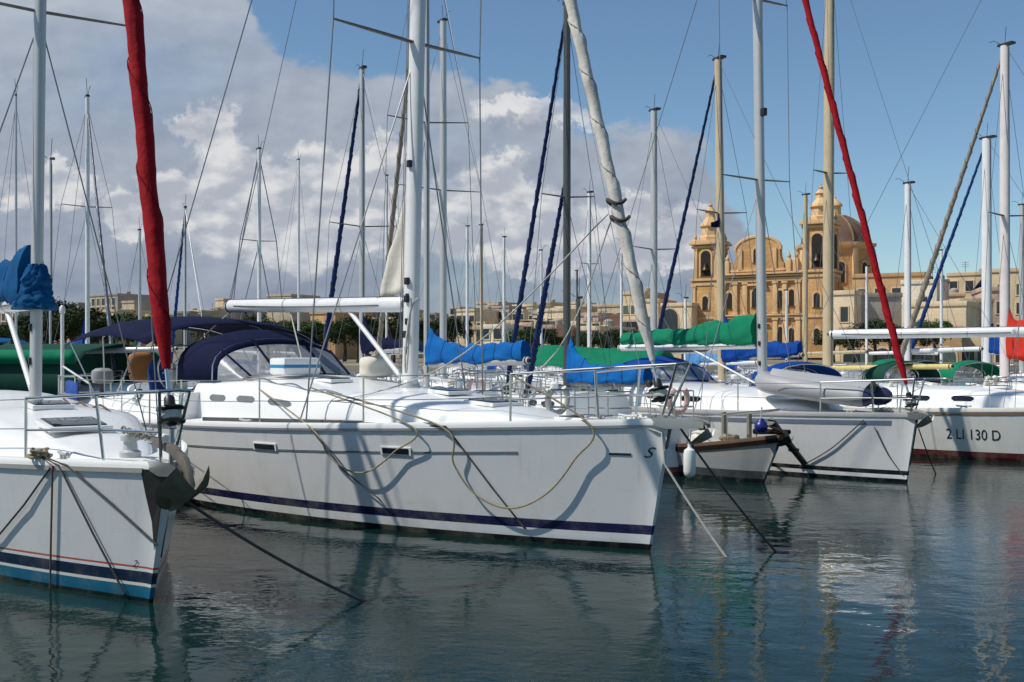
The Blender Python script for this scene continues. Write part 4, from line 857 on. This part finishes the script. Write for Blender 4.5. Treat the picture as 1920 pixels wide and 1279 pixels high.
tip = Rb.tips[(5.75, 1)]; pennant(Rb, tip.lerp(V((tip.x, tip.y, 1.2)), .17), (-.1, .32, -.22), .2, m_navy)
# ------------------------------------------------------------------ ropes
def hrope(b, px, off=.05, n=8): return spline([b.onhull(x, y, off) for x, y in px], n)
def deckp(b, u, side=1, dy=.08, dz=.06): return b.l2w(b.H(u, b.fb(u), side) + V((0, -side * dy, dz)))
rope(spline([M.l2w(V((7.0, 1.0, M.cabtop(7) - .05))), M.onhull(585, 797, .04), M.onhull(622, 850, .07), M.onhull(660, 878, .09), M.onhull(700, 880, .09), M.onhull(745, 845, .07), M.onhull(778, 797, .05), M.l2w(M.tips[(6.62, 1)] * .0 + M.H(.335, M.fb(.335), 1) + V((0, -.08, .5)))], 8), .011, m_rope, 'slack tan rope looped low over the side below the cabin windows of the middle sloop', group=None)
rope(spline([M.l2w(M.H(.315, M.fb(.315), 1) + V((0, -.08, .45))), M.onhull(832, 797, .05), M.onhull(856, 868, .07), M.onhull(900, 925, .09), M.onhull(965, 949, .10), M.onhull(1030, 922, .09), M.onhull(1080, 860, .07), M.onhull(1110, 797, .05), M.l2w(M.H(.125, M.fb(.125), 1) + V((0, -.07, .6)))], 8), .012, m_rope, 'slack tan rope hanging in a deep loop over the bow quarter of the middle sloop', group=None)
rope([deckp(M, .31), M.onhull(838, 796, .03), M.onhull(925, 912, .05), M.onhull(985, 985, .06), W(1018, 1016, -.1)], .011, m_drope, 'dark taut rope running down the side of the middle sloop into the water', group=None)
rope([M.onhull(585, 797, .05), M.onhull(650, 880, .06), M.onhull(715, 932, .06), W(760, 992, -.1)], .009, m_drope, 'thin dark rope crossing the slack loop on the middle sloop towards the water', group=None)
rope(sag(Lb.l2w(Lb.H(0, 1.0) + V((-.25, 0, .05))), W(690, 1131, -.02), .06) + [W(700, 1139, -.25)], .014, m_drope, 'dark mooring rope stretched from the left bow out to the open water', group=None)
c0 = Lb.l2w(Lb.H(.115, Lb.fb(.115), 1) + V((0, -.02, .07)))
for (px, py), lab, m in (((-60, 1060), 'dark mooring rope led from the left bow cleat towards the left edge', m_drope), ((99, 1112), 'reddish brown rope hanging straight down from the left bow cleat', mat('reddish rope', (.20, .12, .09), .9)),
                         ((243, 1124), 'dark rope slanting steeply from the left bow cleat to the boot stripe', m_drope), ((293, 1010), 'dark rope slanting from the left bow cleat towards the stem', m_drope)):
    if py == 1010: pts = [c0, Lb.onhull(130, 872, .02), Lb.onhull(215, 945, .02), Lb.onhull(284, 1008, .02), Lb.l2w(Lb.H(0, .55) + V((-.02, 0, 0)))]
    elif px == 99: pts = [c0, Lb.onhull(104, 872, .03), Lb.onhull(101, 1000, .03), Lb.onhull(99, 1100, .03), W(98, 1118, -.2)]
    elif px == 243: pts = [c0, Lb.onhull(114, 872, .02), Lb.onhull(180, 1000, .03), Lb.onhull(238, 1110, .03), W(246, 1138, -.2)]
    else: pts = [c0, Lb.onhull(98, 876, .02), Lb.onhull(50, 945, .03), Lb.onhull(2, 1003, .03), Lb.onhull(-50, 1050, .04)]
    rope(pts, .010, m, lab, group=None)
q = MB(); q.tube(spline([c0 + V((math.cos(a) * (.09 + .05 * math.sin(k * 1.7)), math.sin(a) * (.07 + .04 * math.cos(k * 2.3)), .012 * math.sin(k * 2.1) + .003 * k - .02)) for k, a in enumerate([i * .9 for i in range(26)])], 4), .015, 6)
tag(q.build('rope_coil', m_rope), 'small coil of brown rope heaped on the left bow cleat', 'rope')
b0 = M.l2w(M.H(0, M.fb(0)) + V((-.1, 0, .0)))
rope([deckp(M, .04), M.onhull(1243, 812, .03)] + sag(M.l2w(M.H(0, 1.0) + V((-.04, .02, 0))), W(1374, 1062, -.1), .03), .013, m_wrope, 'white rope slanting from the middle bow into the water, nearer one', group=None)
rope(sag(b0, W(1468, 1050, -.1), .05), .013, m_drope, 'grey rope slanting from the middle bow further right into the water', group=None)
rope(sag(Rb.l2w(Rb.H(0, .95) + V((-.1, 0, 0))), W(1758, 897, -.1), .03), .011, m_drope, 'short dark rope from the bow under the bright red headsail into the water', group=None)
rope(hrope(Rb, [(1620, 787), (1560, 840), (1500, 875)], .03), .011, m_drope, 'dark rope slanting aft across the side of the sloop carrying the dinghy', group=None)
rope(hrope(Rb, [(1640, 800), (1665, 850), (1692, 888)], .03), .009, m_drope, 'thin dark rope slanting to the stem of the sloop carrying the dinghy', group=None)
# long dark boathook / boarding plank leaning off the wooden boat
q = MB(); a, b = P(1446, 790, 18.2), W(1520, 884, .05); q.tube([a, a.lerp(b, .9), b], [.07, .055, .05], 10)
for e in (.55, .92): q.lathe([(.05, -.04), (.10, -.02), (.10, .02), (.05, .04)], a.lerp(b, e), 10)
tag(q.build('mooring_pole', MATS['blackened steel and bow shade']), 'thick dark pole slanting down to the water before the sloop carrying the dinghy', 'pole')
# ------------------------------------------------------------------ land
def smooth(t): t = max(0, min(1, t)); return t * t * (3 - 2 * t)
def gz(x, y):
    left = smooth((.22 - x / max(y, 1)) / .3); return 1.6 + (4.6 * left + 1.6) * smooth((y - 125) / 190) * (1 + .18 * math.sin(x * .031 + 1) + .12 * math.sin(x * .083)) - .0
q = MB(); rows = []
for j in range(46):
    y = 72 + (j / 45) ** 1.5 * 900; rows.append([(x, y, gz(x, y)) for x in [(-1 + 2 * i / 60) * (y * .75 + 60) for i in range(61)]])
rows = [[(x, 72.0, -1.5) for x, y, z in rows[0]]] + rows
tag(q.loft(rows).build('terrain', mat('dry ground', (.20, .17, .11), .95, var=.35, scale=.08, bump=.4, bscale=.6)), 'dry sloping ground behind the harbour quay', 'ground', kind='structure')
q = MB(); q.box((0, 71.2, .65), (420, 1.9, 1.9)); tag(q.build('quay_wall', mat('quay stone', (.40, .34, .24), .9, var=.3, scale=.5, bump=.5, bscale=3), bevel=.06), 'long pale stone quay wall behind all the moored boats', 'quay wall')
q = MB(); T = Matrix.Translation((-4.2, 26.2, 0)) @ Matrix.Rotation(R(35), 4, 'Z')
q.box((0, 0, .42), (44, 1.9, .14), M=T)
for i in range(11): q.box((-20 + i * 4, 0, .12), (2.2, 1.7, .5), M=T)
tag(q.build('pontoon', mat('pontoon planks', (.30, .27, .22), .85, var=.3, scale=3), bevel=.02), 'low floating pontoon behind the sterns of the front row boats', 'pontoon')
# ---- church
ms = mat('honey limestone', (.58, .335, .145), .9, var=.26, scale=.35, bump=.5, bscale=2.2, streak=.18, blocks=.5)
ms2 = mat('paler limestone dressings', (.63, .42, .22), .9, var=.24, scale=.6, bump=.4, bscale=3, streak=.16)
mo = mat('shaded opening', (.018, .014, .010), .9, var=.2)
mdome = mat('weathered dome lead', (.15, .085, .055), .8, var=.3, scale=.6, bump=.3, bscale=2)
m_bell = mat('bronze bell', (.06, .045, .02), .4, .7)
def arch_poly(w_, h, n=10): return [(-w_ / 2, 0), (w_ / 2, 0)] + [(w_ / 2 * math.cos(a), h - w_ / 2 + w_ / 2 * math.sin(a)) for a in [math.pi * k / n for k in range(n + 1)]]
def church():
    ch = thing('church', 'honey coloured baroque stone church with two bell towers and a dome behind the right tower', 'church', (25.3, 150, 1.9), R(-31))
    T = lambda x, y, z, rz=0: Matrix.Translation((x, y, z)) @ Matrix.Rotation(rz, 4, 'Z')
    def window(x, y, z, w_, h, parent, arch=True, rz=0, nm='window'):
        q = MB(); o_ = arch_poly(w_ + .5, h + .3) if arch else [(-w_ / 2 - .25, -.2), (w_ / 2 + .25, -.2), (w_ / 2 + .25, h + .25), (-w_ / 2 - .25, h + .25)]
        q.prism(o_, .24, T(x, y, z, rz)); o = q.build(nm, ms2, parent, flat=True)
        q = MB(); q.prism(arch_poly(w_, h) if arch else [(-w_ / 2, 0), (w_ / 2, 0), (w_ / 2, h), (-w_ / 2, h)], .30, T(x, y, z, rz)); q.build('opening', mo, o, flat=True); return o
    q = MB(); q.box((9.8, .95, 5.8), (11.8, 1.5, 11.6)); q.box((9.8, 20, 5.4), (11.6, 37, 10.8)); facade = q.build('wall', ms, ch, bevel=.05)
    q = MB(); q.box((9.8, 26, 5.4), (20, 10, 10.4)); q.build('transept', ms, ch, bevel=.05)
    for z, dpt, hh in ((.3, .28, .6), (5.5, .34, .28), (5.8, .5, .2), (10.6, .34, .5), (11.1, .6, .22), (11.45, .8, .26)): MB().box((9.8, .2 - dpt / 2 + .15, z), (11.9, dpt + .3, hh)).build('cornice', ms2, ch, bevel=.03)
    for x in (4.6, 6.3, 7.7, 11.9, 13.2, 15.0):
        for z0, z1 in ((.6, 5.35), (5.95, 10.3)):
            q = MB(); q.box((x, .06, (z0 + z1) / 2), (.62, .36, z1 - z0)); q.box((x, .03, z1 - .12), (.85, .46, .3)); q.box((x, .03, z0 + .1), (.8, .44, .25)); q.build('pilaster', ms2, ch, bevel=.03)
    # curved gable in the middle with scroll shoulders
    pl = [(-3.6, 0), (3.6, 0), (3.6, 1.3)] + [(3.6 - .55 * math.sin(a) - .0, 1.3 + 1.4 * (1 - math.cos(a))) for a in (.4, .8, 1.2, 1.57)] + [(3.05 * math.cos(a), 3.1 + 1.75 * math.sin(a)) for a in [math.pi * k / 14 for k in range(15)]] + [(-3.6 + .55 * math.sin(a), 1.3 + 1.4 * (1 - math.cos(a))) for a in (1.57, 1.2, .8, .4)] + [(-3.6, 1.3)]
    q = MB(); q.prism(pl, 1.1, T(9.4, .8, 11.6)); q.build('gable', ms, ch, flat=True)
    q = MB(); q.tube([V((9.4 + 3.2 * math.cos(a), .35, 14.7 + 1.85 * math.sin(a))) for a in [math.pi * k / 16 for k in range(17)]], .24, 6); q.box((9.4, .3, 11.95), (7.6, .5, .3)); q.build('gable_cornice', ms2, ch)
    q = MB(); q.lathe([(.3, 0), (.36, .3), (.12, .5), (.3, .8), (.05, 1.15), (.02, 1.5)], (9.4, .7, 16.4), 10); q.build('finial', ms2, ch)
    for x in (7.0, 11.8): MB().box((x, .2, 13.4), (.5, .3, 3.0)).build('pilaster', ms2, ch, bevel=.03)
    window(9.4, .2, 13.0, 1.1, 2.0, ch); MB().box((9.4, .05, 9.95), (2.6, .7, .3)).build('balcony', ms2, ch, bevel=.03)
    q = MB(); q.prism([(-1.6, 0), (1.6, 0), (0, .9)], .6, T(9.4, .05, 4.6)); q.build('door_pediment', ms2, ch, flat=True)
    for x in (5.0, 13.6, 14.6):
        q = MB(); q.box((x, .6, 12.4), (.7, .9, 1.6)); q.lathe([(.38, 0), (.25, .25), (.33, .55), (.1, .9), (.02, 1.3)], (x, .6, 13.2), 10); q.build('pinnacle', ms2, ch, bevel=.03)
    q = MB(); q.box((14.2, .8, 12.3), (2.6, .5, 1.4)); q.build('balustrade', ms2, ch, bevel=.03)
    window(9.4, .15, 6.9, 1.5, 2.6, ch, nm='window'); window(9.4, .15, .5, 2.0, 3.9, ch, nm='door'); window(12.55, .12, 6.8, .8, 2.3, ch); window(5.45, .12, 6.8, .8, 2.2, ch); window(14.1, .12, 7.0, .7, 2.2, ch); window(14.1, .12, 2.0, .7, 2.0, ch); window(5.45, .12, 1.9, .7, 2.0, ch); window(12.55, .12, 1.9, .8, 2.3, ch)
    for d in (5, 11, 17, 33): window(15.6, d, 6.4, 1.2, 2.2, ch, rz=R(90))
    def tower(x0, wd, zc, zb, zt, nm):
        t = MB(); cx = x0 + wd / 2; h = wd / 2
        t.box((cx, h, zc / 2), (wd, wd, zc)); t.box((cx, h, (zc + zb) / 2), (wd * .9, wd * .9, zb - zc)); tw = t.build('bell_tower', ms, ch, bevel=.05)
        for z, e, hh in ((.3, .3, .6), (5.5, .3, .3), (zc - .6, .25, .45), (zc, .6, .34), (zb - .5, .12, .3), (zb, .7, .36), (zb + .3, .3, .3)): MB().box((cx, h, z), (wd + e, wd + e, hh)).build('tower_cornice', ms2, tw, bevel=.04)
        for sx in (-1, 1):
            for z0, z1, k in ((.6, 5.3, 1), (5.7, zc - .8, 1), (zc + .2, zb - .6, .9)):
                q = MB(); q.box((cx + sx * (h * k - .32), h - h * k - .02, (z0 + z1) / 2), (.5, .3, z1 - z0)); q.box((cx + sx * (h * k - .32), h - h * k - .03, z1 - .1), (.64, .4, .28)); q.build('tower_pilaster', ms2, tw, bevel=.02); MB().box((cx + h * k + .02, h + sx * (h * k - .32), (z0 + z1) / 2), (.3, .5, z1 - z0)).build('tower_pilaster', ms2, tw, bevel=.02)
        hh = (zb - zc) * .70
        o = window(cx, h - h * .9 - .02, zc + .5, wd * .36, hh, tw, nm='belfry_arch'); window(cx + h * .9 + .02, h, zc + .5, wd * .36, hh, tw, rz=R(90), nm='belfry_arch')
        MB().lathe([(.03, 1.0), (.28, .95), (.36, .5), (.55, .05), (.6, 0)], (cx, h - h * .9 - .18, zc + 1.3), 12).build('bell', m_bell, tw)
        window(cx, -.02, 6.7, .8, 1.9, tw); window(cx, -.02, 2.0, .7, 1.9, tw)
        q = MB(); hc = zt - zb - .4; z0 = zb + .4; w2 = wd * .40
        q.lathe([(w2 * 1.1, 0), (w2 * 1.08, hc * .10), (w2 * .86, hc * .14), (w2 * .80, hc * .34), (w2 * .98, hc * .38), (w2 * .92, hc * .44), (w2 * .62, hc * .54), (w2 * .42, hc * .62), (w2 * .40, hc * .72), (w2 * .52, hc * .75), (w2 * .34, hc * .82), (w2 * .16, hc * .87), (w2 * .22, hc * .92), (w2 * .05, hc * .96), (.03, hc * 1.06)], (cx, h, z0), 8, None); q.build('spire', ms2, tw, sharp=25)
        for sx in (-1, 1):
            for sy in (-1, 1): MB().lathe([(.3, 0), (.2, .25), (.3, .5), (.08, .9), (.02, 1.3)], (cx + sx * h * .8, h + sy * h * .8, zb + .4), 8).build('pinnacle', ms2, tw)
    tower(0, 4.0, 10.9, 16.0, 22.0, 'left'); tower(15.5, 4.0, 11.5, 17.9, 23.2, 'right')
    c = (9.8, 40)
    q = MB(); q.lathe([(6.1, 7), (6.1, 18.0), (5.8, 18.0)], (*c, 0), 8, Matrix.Identity(4)); drum = q.build('drum', ms, ch, sharp=20)
    for pf in ([(6.1, 17.9), (6.7, 18.3), (6.8, 18.8), (6.0, 18.85)], [(6.15, 10.2), (6.5, 10.4), (6.5, 10.9), (6.15, 11)]): MB().lathe(pf, (*c, 0), 8).build('drum_cornice', ms2, drum, sharp=20)
    for k in range(8):
        a = R(22.5 + 45 * k); window(c[0] + 5.66 * math.cos(a), c[1] + 5.66 * math.sin(a), 12.2, 1.3, 3.4, drum, rz=a + R(90)); a2 = R(45 * k)
        q = MB(); q.box((c[0] + 6.0 * math.cos(a2), c[1] + 6.0 * math.sin(a2), 14.4), (.7, .9, 7.0), a2); q.build('buttress', ms2, drum, bevel=.03)
    q = MB(); q.lathe([(6.0, 0)] + [(5.6 * math.cos(R(t)) ** 1.25, 5.3 * math.sin(R(t))) for t in (6, 16, 28, 40, 52, 63, 72)], (*c, 18.6), 24); dm = q.build('dome', mdome, ch, sharp=60)
    for k in range(8):
        a = R(45 * k); MB().tube([V((c[0] + 5.65 * math.cos(R(t)) ** 1.25 * math.cos(a), c[1] + 5.65 * math.cos(R(t)) ** 1.25 * math.sin(a), 18.65 + 5.33 * math.sin(R(t)))) for t in range(4, 74, 6)], .24, 6).build('dome_rib', mat('dome rib stone', (.22, .14, .09), .85, var=.3), dm)
    q = MB(); q.lathe([(1.8, 0), (1.8, .3), (1.0, .4), (.95, 1.9), (1.25, 2.0), (1.2, 2.2), (.9, 2.6), (.4, 3.0), (.15, 3.3), (.18, 3.5), (.03, 3.7), (.02, 4.3)], (*c, 23.4), 12); q.build('lantern', ms2, dm)
church()
# ---- houses: pixel span of the front, roof row, distance -> real size
bmats = {'cream': (.60, .47, .30), 'pale': (.72, .57, .38), 'white': (.78, .69, .54), 'tan': (.50, .41, .29), 'grey': (.36, .33, .29), 'orange': (.52, .33, .17), 'pink': (.56, .38, .29), 'dgrey': (.25, .23, .20)}
def bmat(k): return mat('house plaster ' + k, bmats[k], .9, var=.26, scale=.4, bump=.3, bscale=2, streak=.2, blocks=.36)
m_pane = mat('house window glass', (.03, .035, .04), .25, var=.2); m_shut = mat('painted shutter', (.07, .10, .08), .6, var=.3)
def house(label, px0, px1, ytop, Y, col, depth=9, rot=0, wins=(), cat='house', par=.5, base=None, group=None, tank=False, arch=False, name='house'):
    rot -= 22; x0 = (px0 - 960) / F * Y; wd = (px1 - px0) / F * Y / max(.5, math.cos(R(rot)) + abs(math.sin(R(rot))) * .25); zb = base if base is not None else gz(x0 + wd / 2, Y) - .6
    top = CH + (HZ - ytop) / F * Y; h = top - zb; t = thing(name, label, cat, (x0, Y, zb), R(rot), group)
    q = MB(); q.box((wd / 2, depth / 2, h / 2), (wd, depth, h)); q.build('wall', bmat(col), t, bevel=.04)
    q = MB()
    for a, b in (((wd / 2, -.0, 0), (wd + .16, .26, par)), ((wd / 2, depth, 0), (wd + .16, .26, par)), ((0, depth / 2, 0), (.26, depth - .3, par)), ((wd, depth / 2, 0), (.26, depth - .3, par))): q.box((a[0], a[1], h + par / 2 - .1), b)
    rf = q.build('parapet', bmat(col), t, bevel=.03)
    if tank:
        q = MB(); q.lathe([(.5, 0), (.55, .1), (.55, 1.0), (.3, 1.2), (.02, 1.25)], (wd * .7, depth * .4, h), 14); q.build('water_tank', bmat('grey'), rf)
        q = MB(); q.tube([V((wd * .3, depth * .4, h)), V((wd * .3, depth * .4, h + 2.2))], .04, 5); [q.tube([V((wd * .3 - .5, depth * .4, h + z)), V((wd * .3 + .5, depth * .4, h + z))], .025, 4) for z in (1.5, 1.8, 2.1)]; q.build('aerial', m_wire, rf)
    for fx, fz, ww, wh in wins:
        q = MB(); X, Z = fx * wd, fz * h
        po = arch_poly(ww + .3, wh + .2) if arch else [(-ww / 2 - .14, -.16), (ww / 2 + .14, -.16), (ww / 2 + .14, wh + .14), (-ww / 2 - .14, wh + .14)]
        q.prism(po, .14, Matrix.Translation((X, 0, Z))); o = q.build('window', bmat('pale') if col != 'pale' else bmat('cream'), t, flat=True)
        q = MB(); q.prism(arch_poly(ww, wh) if arch else [(-ww / 2, 0), (ww / 2, 0), (ww / 2, wh), (-ww / 2, wh)], .19, Matrix.Translation((X, 0, Z))); q.build('pane', random.choice((m_pane, m_pane, m_shut)), o, flat=True)
    return t
g2 = lambda nx, zs, w_=.9, h_=1.3, a=.14: [(a + (1 - 2 * a) * i / max(1, nx - 1) if nx > 1 else .5, z, w_, h_) for z in zs for i in range(nx)]
house('cream tower house with one dark window right of the church', 1561, 1600, 552, 118, 'pale', 7, -12, [(.55, .62, .8, 1.6), (.5, .2, .8, 1.5)], arch=False)
house('blank building with wall shade painted grey right of the cream tower house', 1599, 1690, 556, 119, 'grey', 8, 18, [(.55, .24, 2.4, .5)])  # grey plaster colour stands in for shade on this wall
house('ochre building with a dark roof line behind the blank shade grey building', 1598, 1725, 520, 136, 'orange', 10, -5, g2(4, (.72,), 1.0, 1.6))
house('white house with a round dark window behind the red headsail', 1690, 1752, 532, 128, 'white', 8, -8, [(.62, .74, .9, .9), (.3, .4, .9, 1.4)])
house('low grey roof room with a white tank', 1742, 1778, 530, 137, 'dgrey', 6, 8, tank=True, cat='roof room', name='roof_room')
house('cream villa with two tall arched windows', 1700, 1802, 574, 112, 'pale', 9, -10, [(.22, .34, 1.5, 2.6), (.62, .34, 1.5, 2.6)], arch=True, name='villa')
house('shaded brown block right of the cream villa', 1801, 1862, 566, 116, 'tan', 9, 20, g2(2, (.5,), .9, 1.2))
house('cream stepped house with a blue awning high on the right', 1776, 1852, 517, 150, 'cream', 10, -10, g2(3, (.82, .62), 1.0, 1.4), tank=True)
house('tall cream apartment house at the right edge', 1858, 1990, 510, 132, 'cream', 12, -6, g2(4, (.35, .55, .75)), cat='apartment house', name='apartment_house')
house('pale house with pink walls behind the pinkish mast', 1840, 1880, 545, 122, 'pink', 8, 6, g2(2, (.4, .7)))
house('long low ochre sea front building with arched openings below the villa', 1575, 1790, 622, 98, 'orange', 6, 0, [(.1 + i * .13, .08, 1.5, 1.6) for i in range(7)], arch=True, name='arcade_building', cat='arcade')
house('low cream sea front wall house at the right edge', 1790, 2010, 622, 99, 'cream', 6, 0, [(.1 + i * .14, .1, 1.2, 1.4) for i in range(6)])
house('pale chapel with a rounded doorway left of the church', 1240, 1300, 574, 150, 'pale', 9, -8, [(.28, .45, 2.4, 4.0)], arch=True, name='chapel', cat='chapel')
house('flat roofed cream block with a roof terrace left of the white leaning headsail', 1168, 1212, 552, 165, 'cream', 9, -10, g2(3, (.7, .48)), tank=True)
house('pale blank house just left of the chapel', 1200, 1236, 566, 158, 'pale', 8, -6, [(.4, .6, .9, 1.3)])
house('brown house with small windows behind the short white mast', 1120, 1172, 575, 172, 'tan', 9, -8, g2(3, (.72, .5)))
house('pink house low beside the white mast', 1083, 1125, 592, 150, 'pink', 8, -6, g2(2, (.6,)))
house('cream house with a gable left of the dark mast', 1008, 1062, 584, 168, 'pale', 9, -10, g2(3, (.66,)))
house('cream house right of the dark mast', 1060, 1092, 580, 176, 'cream', 9, -10, g2(2, (.68, .45)))
house('grey house on the hill left of the blue headsails', 905, 962, 578, 230, 'grey', 9, -8, g2(4, (.7,), 1.1, 1.5))
house('pale hill house behind the thin yellowish mast', 862, 906, 588, 240, 'cream', 9, -8, g2(3, (.66,), 1.1, 1.5))
house('brown flat roofed house above the long white boom', 500, 560, 556, 250, 'tan', 10, -8, g2(4, (.7,), 1.1, 1.6))
house('low dark roofed house above the right part of the white boom', 645, 700, 566, 250, 'dgrey', 9, -8, g2(3, (.7,), 1.1, 1.6))
house('orange brown house under the white boom', 582, 640, 588, 140, 'orange', 8, -6, g2(3, (.55,), 1.0, 1.6))
house('cream house under the mast end of the white boom', 690, 760, 600, 150, 'pale', 8, -6, g2(3, (.5,), 1.0, 1.5))
house('grey apartment block on the left hill', 168, 250, 556, 235, 'grey', 12, -12, g2(5, (.5, .66, .82), 1.1, 1.5), cat='apartment block', name='apartment_block', tank=True)
house('cream block in front of the grey apartment block on the left hill', 186, 238, 585, 210, 'cream', 10, -10, g2(3, (.45, .7), 1.1, 1.5))
house('tall dull house left of the dark red headsail', 228, 262, 568, 225, 'tan', 9, -8, g2(2, (.5, .7), 1.1, 1.5))
house('long grey hill block beside the left mast', 100, 170, 572, 245, 'grey', 10, -8, g2(5, (.6, .78), 1.0, 1.4), cat='apartment block', name='apartment_block')
house('pinkish hill house right of the left mast', 92, 150, 590, 200, 'pink', 9, -8, g2(3, (.6,), 1.1, 1.5))
house('pale hill house seen right of the dark red headsail', 335, 392, 586, 235, 'cream', 9, -10, g2(3, (.6,), 1.1, 1.5))
house('grey hill house above the navy bimini', 395, 440, 580, 255, 'grey', 9, -10, g2(3, (.6,), 1.1, 1.5))
house('grey hill house at the far left edge', -10, 60, 582, 230, 'grey', 9, -8, g2(4, (.5, .72), 1.1, 1.5))
rh = random.Random(21)
def many(n, pa, pb, ya, yb, Ya, Yb, label, group, cols, wmin=20, wmax=46):
    for i in range(n):
        px = pa + (pb - pa) * (i + rh.uniform(.1, .9)) / n; wd = rh.uniform(wmin, wmax); f = rh.random(); Y = Ya + (Yb - Ya) * f; yt = ya + (yb - ya) * (1 - f) + rh.uniform(-4, 4)
        nw = rh.choice((2, 3, 3, 4)); house(label, px, px + wd, yt, Y, rh.choice(cols), rh.uniform(6, 10), rh.uniform(-16, 8), g2(nw, rh.choice(((.72,), (.72, .45), (.6, .82), (.78, .55, .32))), rh.uniform(.7, 1.1), rh.uniform(1.1, 1.6)), group=group, tank=rh.random() < .45)
many(15, 850, 1240, 572, 604, 150, 245, 'small pale flat roofed house in the stepped band on the shore left of the church', 'shore houses left of the church', ('cream', 'pale', 'white', 'pale', 'tan', 'pink'))
many(8, 862, 1140, 604, 624, 112, 128, 'low cream sea front house at the water between the blue headsails and the leaning headsail', 'sea front houses', ('cream', 'pale', 'white', 'pink'), 26, 44)
many(12, 880, 1230, 560, 585, 200, 280, 'small pale house high in the band left of the church', 'upper houses left of the church', ('pale', 'white', 'cream', 'grey'), 16, 30)
many(11, 1640, 1925, 512, 560, 138, 215, 'small pale flat roofed house in the stepped band right of the church', 'houses right of the church', ('cream', 'pale', 'white', 'cream', 'tan'))
many(14, 60, 470, 566, 596, 205, 290, 'small greyish house among the trees on the left hill', 'hill houses on the left', ('grey', 'cream', 'tan', 'grey', 'pale'), 20, 40)
many(7, 560, 850, 580, 600, 190, 260, 'small dull house low on the hill behind the white boom and mast', 'hill houses in the middle', ('grey', 'tan', 'cream'), 18, 36)
q = MB(); aw0 = P(1818, 548, 147); q.loft([[aw0 + V((0, -.4, 0)), aw0 + V((1.2, -.4, .15))], [aw0 + V((1.9, -.1, 2.2)), aw0 + V((3.1, -.1, 2.4))]]); o = q.build('awning', m_navy); o.modifiers.new('thick', 'SOLIDIFY').thickness = .08; tag(o, 'slanting blue awning on the stepped cream house', 'awning')
# ---- trees
def leaf_crown(seed, n=2600, rx=1., rz=.8, clumps=16):
    rnd = random.Random(seed); q = MB(); cs = []
    for _ in range(clumps):
        a = rnd.uniform(0, 6.28); r = rnd.uniform(.1, .75) ** .7 * rx; z = rnd.uniform(-.55, .7) * rz; cs.append((V((r * math.cos(a) * (1 - .35 * abs(z)), r * math.sin(a) * (1 - .35 * abs(z)), z)), rnd.uniform(.2, .42)))
    for _ in range(n):
        c, s = rnd.choice(cs); d = V((rnd.gauss(0, 1), rnd.gauss(0, 1), rnd.gauss(0, .8))).normalized(); p = c + d * s * rnd.uniform(.55, 1.05); k = rnd.uniform(.025, .06)
        a = V((rnd.gauss(0, 1), rnd.gauss(0, 1), rnd.gauss(0, 1))).normalized(); b = a.cross(d if abs(a.dot(d)) < .9 else V((0, 0, 1))).normalized()
        q.add([p - a * k * 1.5, p - b * k * .7, p + a * k * 1.5, p + b * k * .7], [(0, 1, 2, 3)])
    me = bpy.data.meshes.new('crown'); me.from_pydata(q.v, [], q.f); return me
m_leaf = [mat('dark olive foliage', (.028, .045, .016), .8, var=.5, scale=1.2), mat('green foliage', (.045, .085, .022), .8, var=.5, scale=1.2), mat('dry grey green foliage', (.07, .075, .035), .85, var=.5, scale=1.2)]
crowns = [leaf_crown(k, 2600, 1., (.8, .65, 1.0)[k % 3], 14 + 3 * k) for k in range(4)]
m_bark = mat('bark', (.07, .05, .035), .9, var=.3)
def trunk_mesh():
    q = MB(); q.tube([(0, 0, -1.6), (.04, 0, -.9), (0, .03, -.3), (.05, 0, .3)], [.09, .07, .055, .02], 8)
    for k in range(5): a = k * 1.3; q.tube([(0, .02, -.6 + k * .1), (.3 * math.cos(a), .3 * math.sin(a), -.1 + k * .1), (.55 * math.cos(a), .55 * math.sin(a), .15 + k * .1)], [.045, .03, .01], 6)
    me = bpy.data.meshes.new('trunk'); me.from_pydata(q.v, [], q.f); me.materials.append(m_bark); return me
tm = trunk_mesh()
cm = {}
def tree(px, Y, h, k, label, group, wide=1.0):
    x = (px - 960) / F * Y; t = thing('tree', label, 'tree', (x, Y, gz(x, Y) - .1), random.uniform(0, 6), group); key = (k % 4, k % 3)
    if key not in cm: me = crowns[k % 4].copy(); me.materials.append(m_leaf[k % 3]); cm[key] = me
    s = h / 2.5
    for nm, me in (('trunk', tm), ('crown', cm[key])):
        o = bpy.data.objects.new(nm, me); C.objects.link(o); o.parent = t; o.location = (0, 0, 1.55 * s); o.scale = (s * wide, s * wide, s)
rt = random.Random(3)
L1 = 'dark olive tree in the belt along the left shore'; L2 = 'rounded tree on the far hillside behind the white boom'; L3 = 'green tree along the quay under the church and houses'
for i in range(16): tree(-30 + i * 19 + rt.uniform(-8, 8), rt.uniform(92, 130), rt.uniform(4, 6.0), i * 3 % 9 if i % 3 else 0, L1, 'trees of the left shore', 1.2)
for i in range(34): tree(20 + i * 27 + rt.uniform(-10, 10), rt.uniform(170, 265), rt.uniform(4, 6.5), rt.choice((0, 3, 2, 6, 1)), L2, 'trees on the hillside', 1.3)
for i in range(14): tree(400 + i * 34 + rt.uniform(-10, 10), rt.uniform(86, 112), rt.uniform(3.6, 5.2), rt.choice((0, 3, 1, 2)), 'bushy tree on the shore behind the middle sloop and the blue sail covers', 'shore trees in the middle', 1.3)
for i in [k for k in range(22) if not 9 <= k <= 15]: tree(985 + i * 36 + rt.uniform(-12, 12), rt.uniform(80, 93), rt.uniform(2.6, 4.0), rt.choice((0, 1, 4, 3)), L3, 'trees along the quay', 1.3)
# parked vehicles etc. are too small to tell on the quay
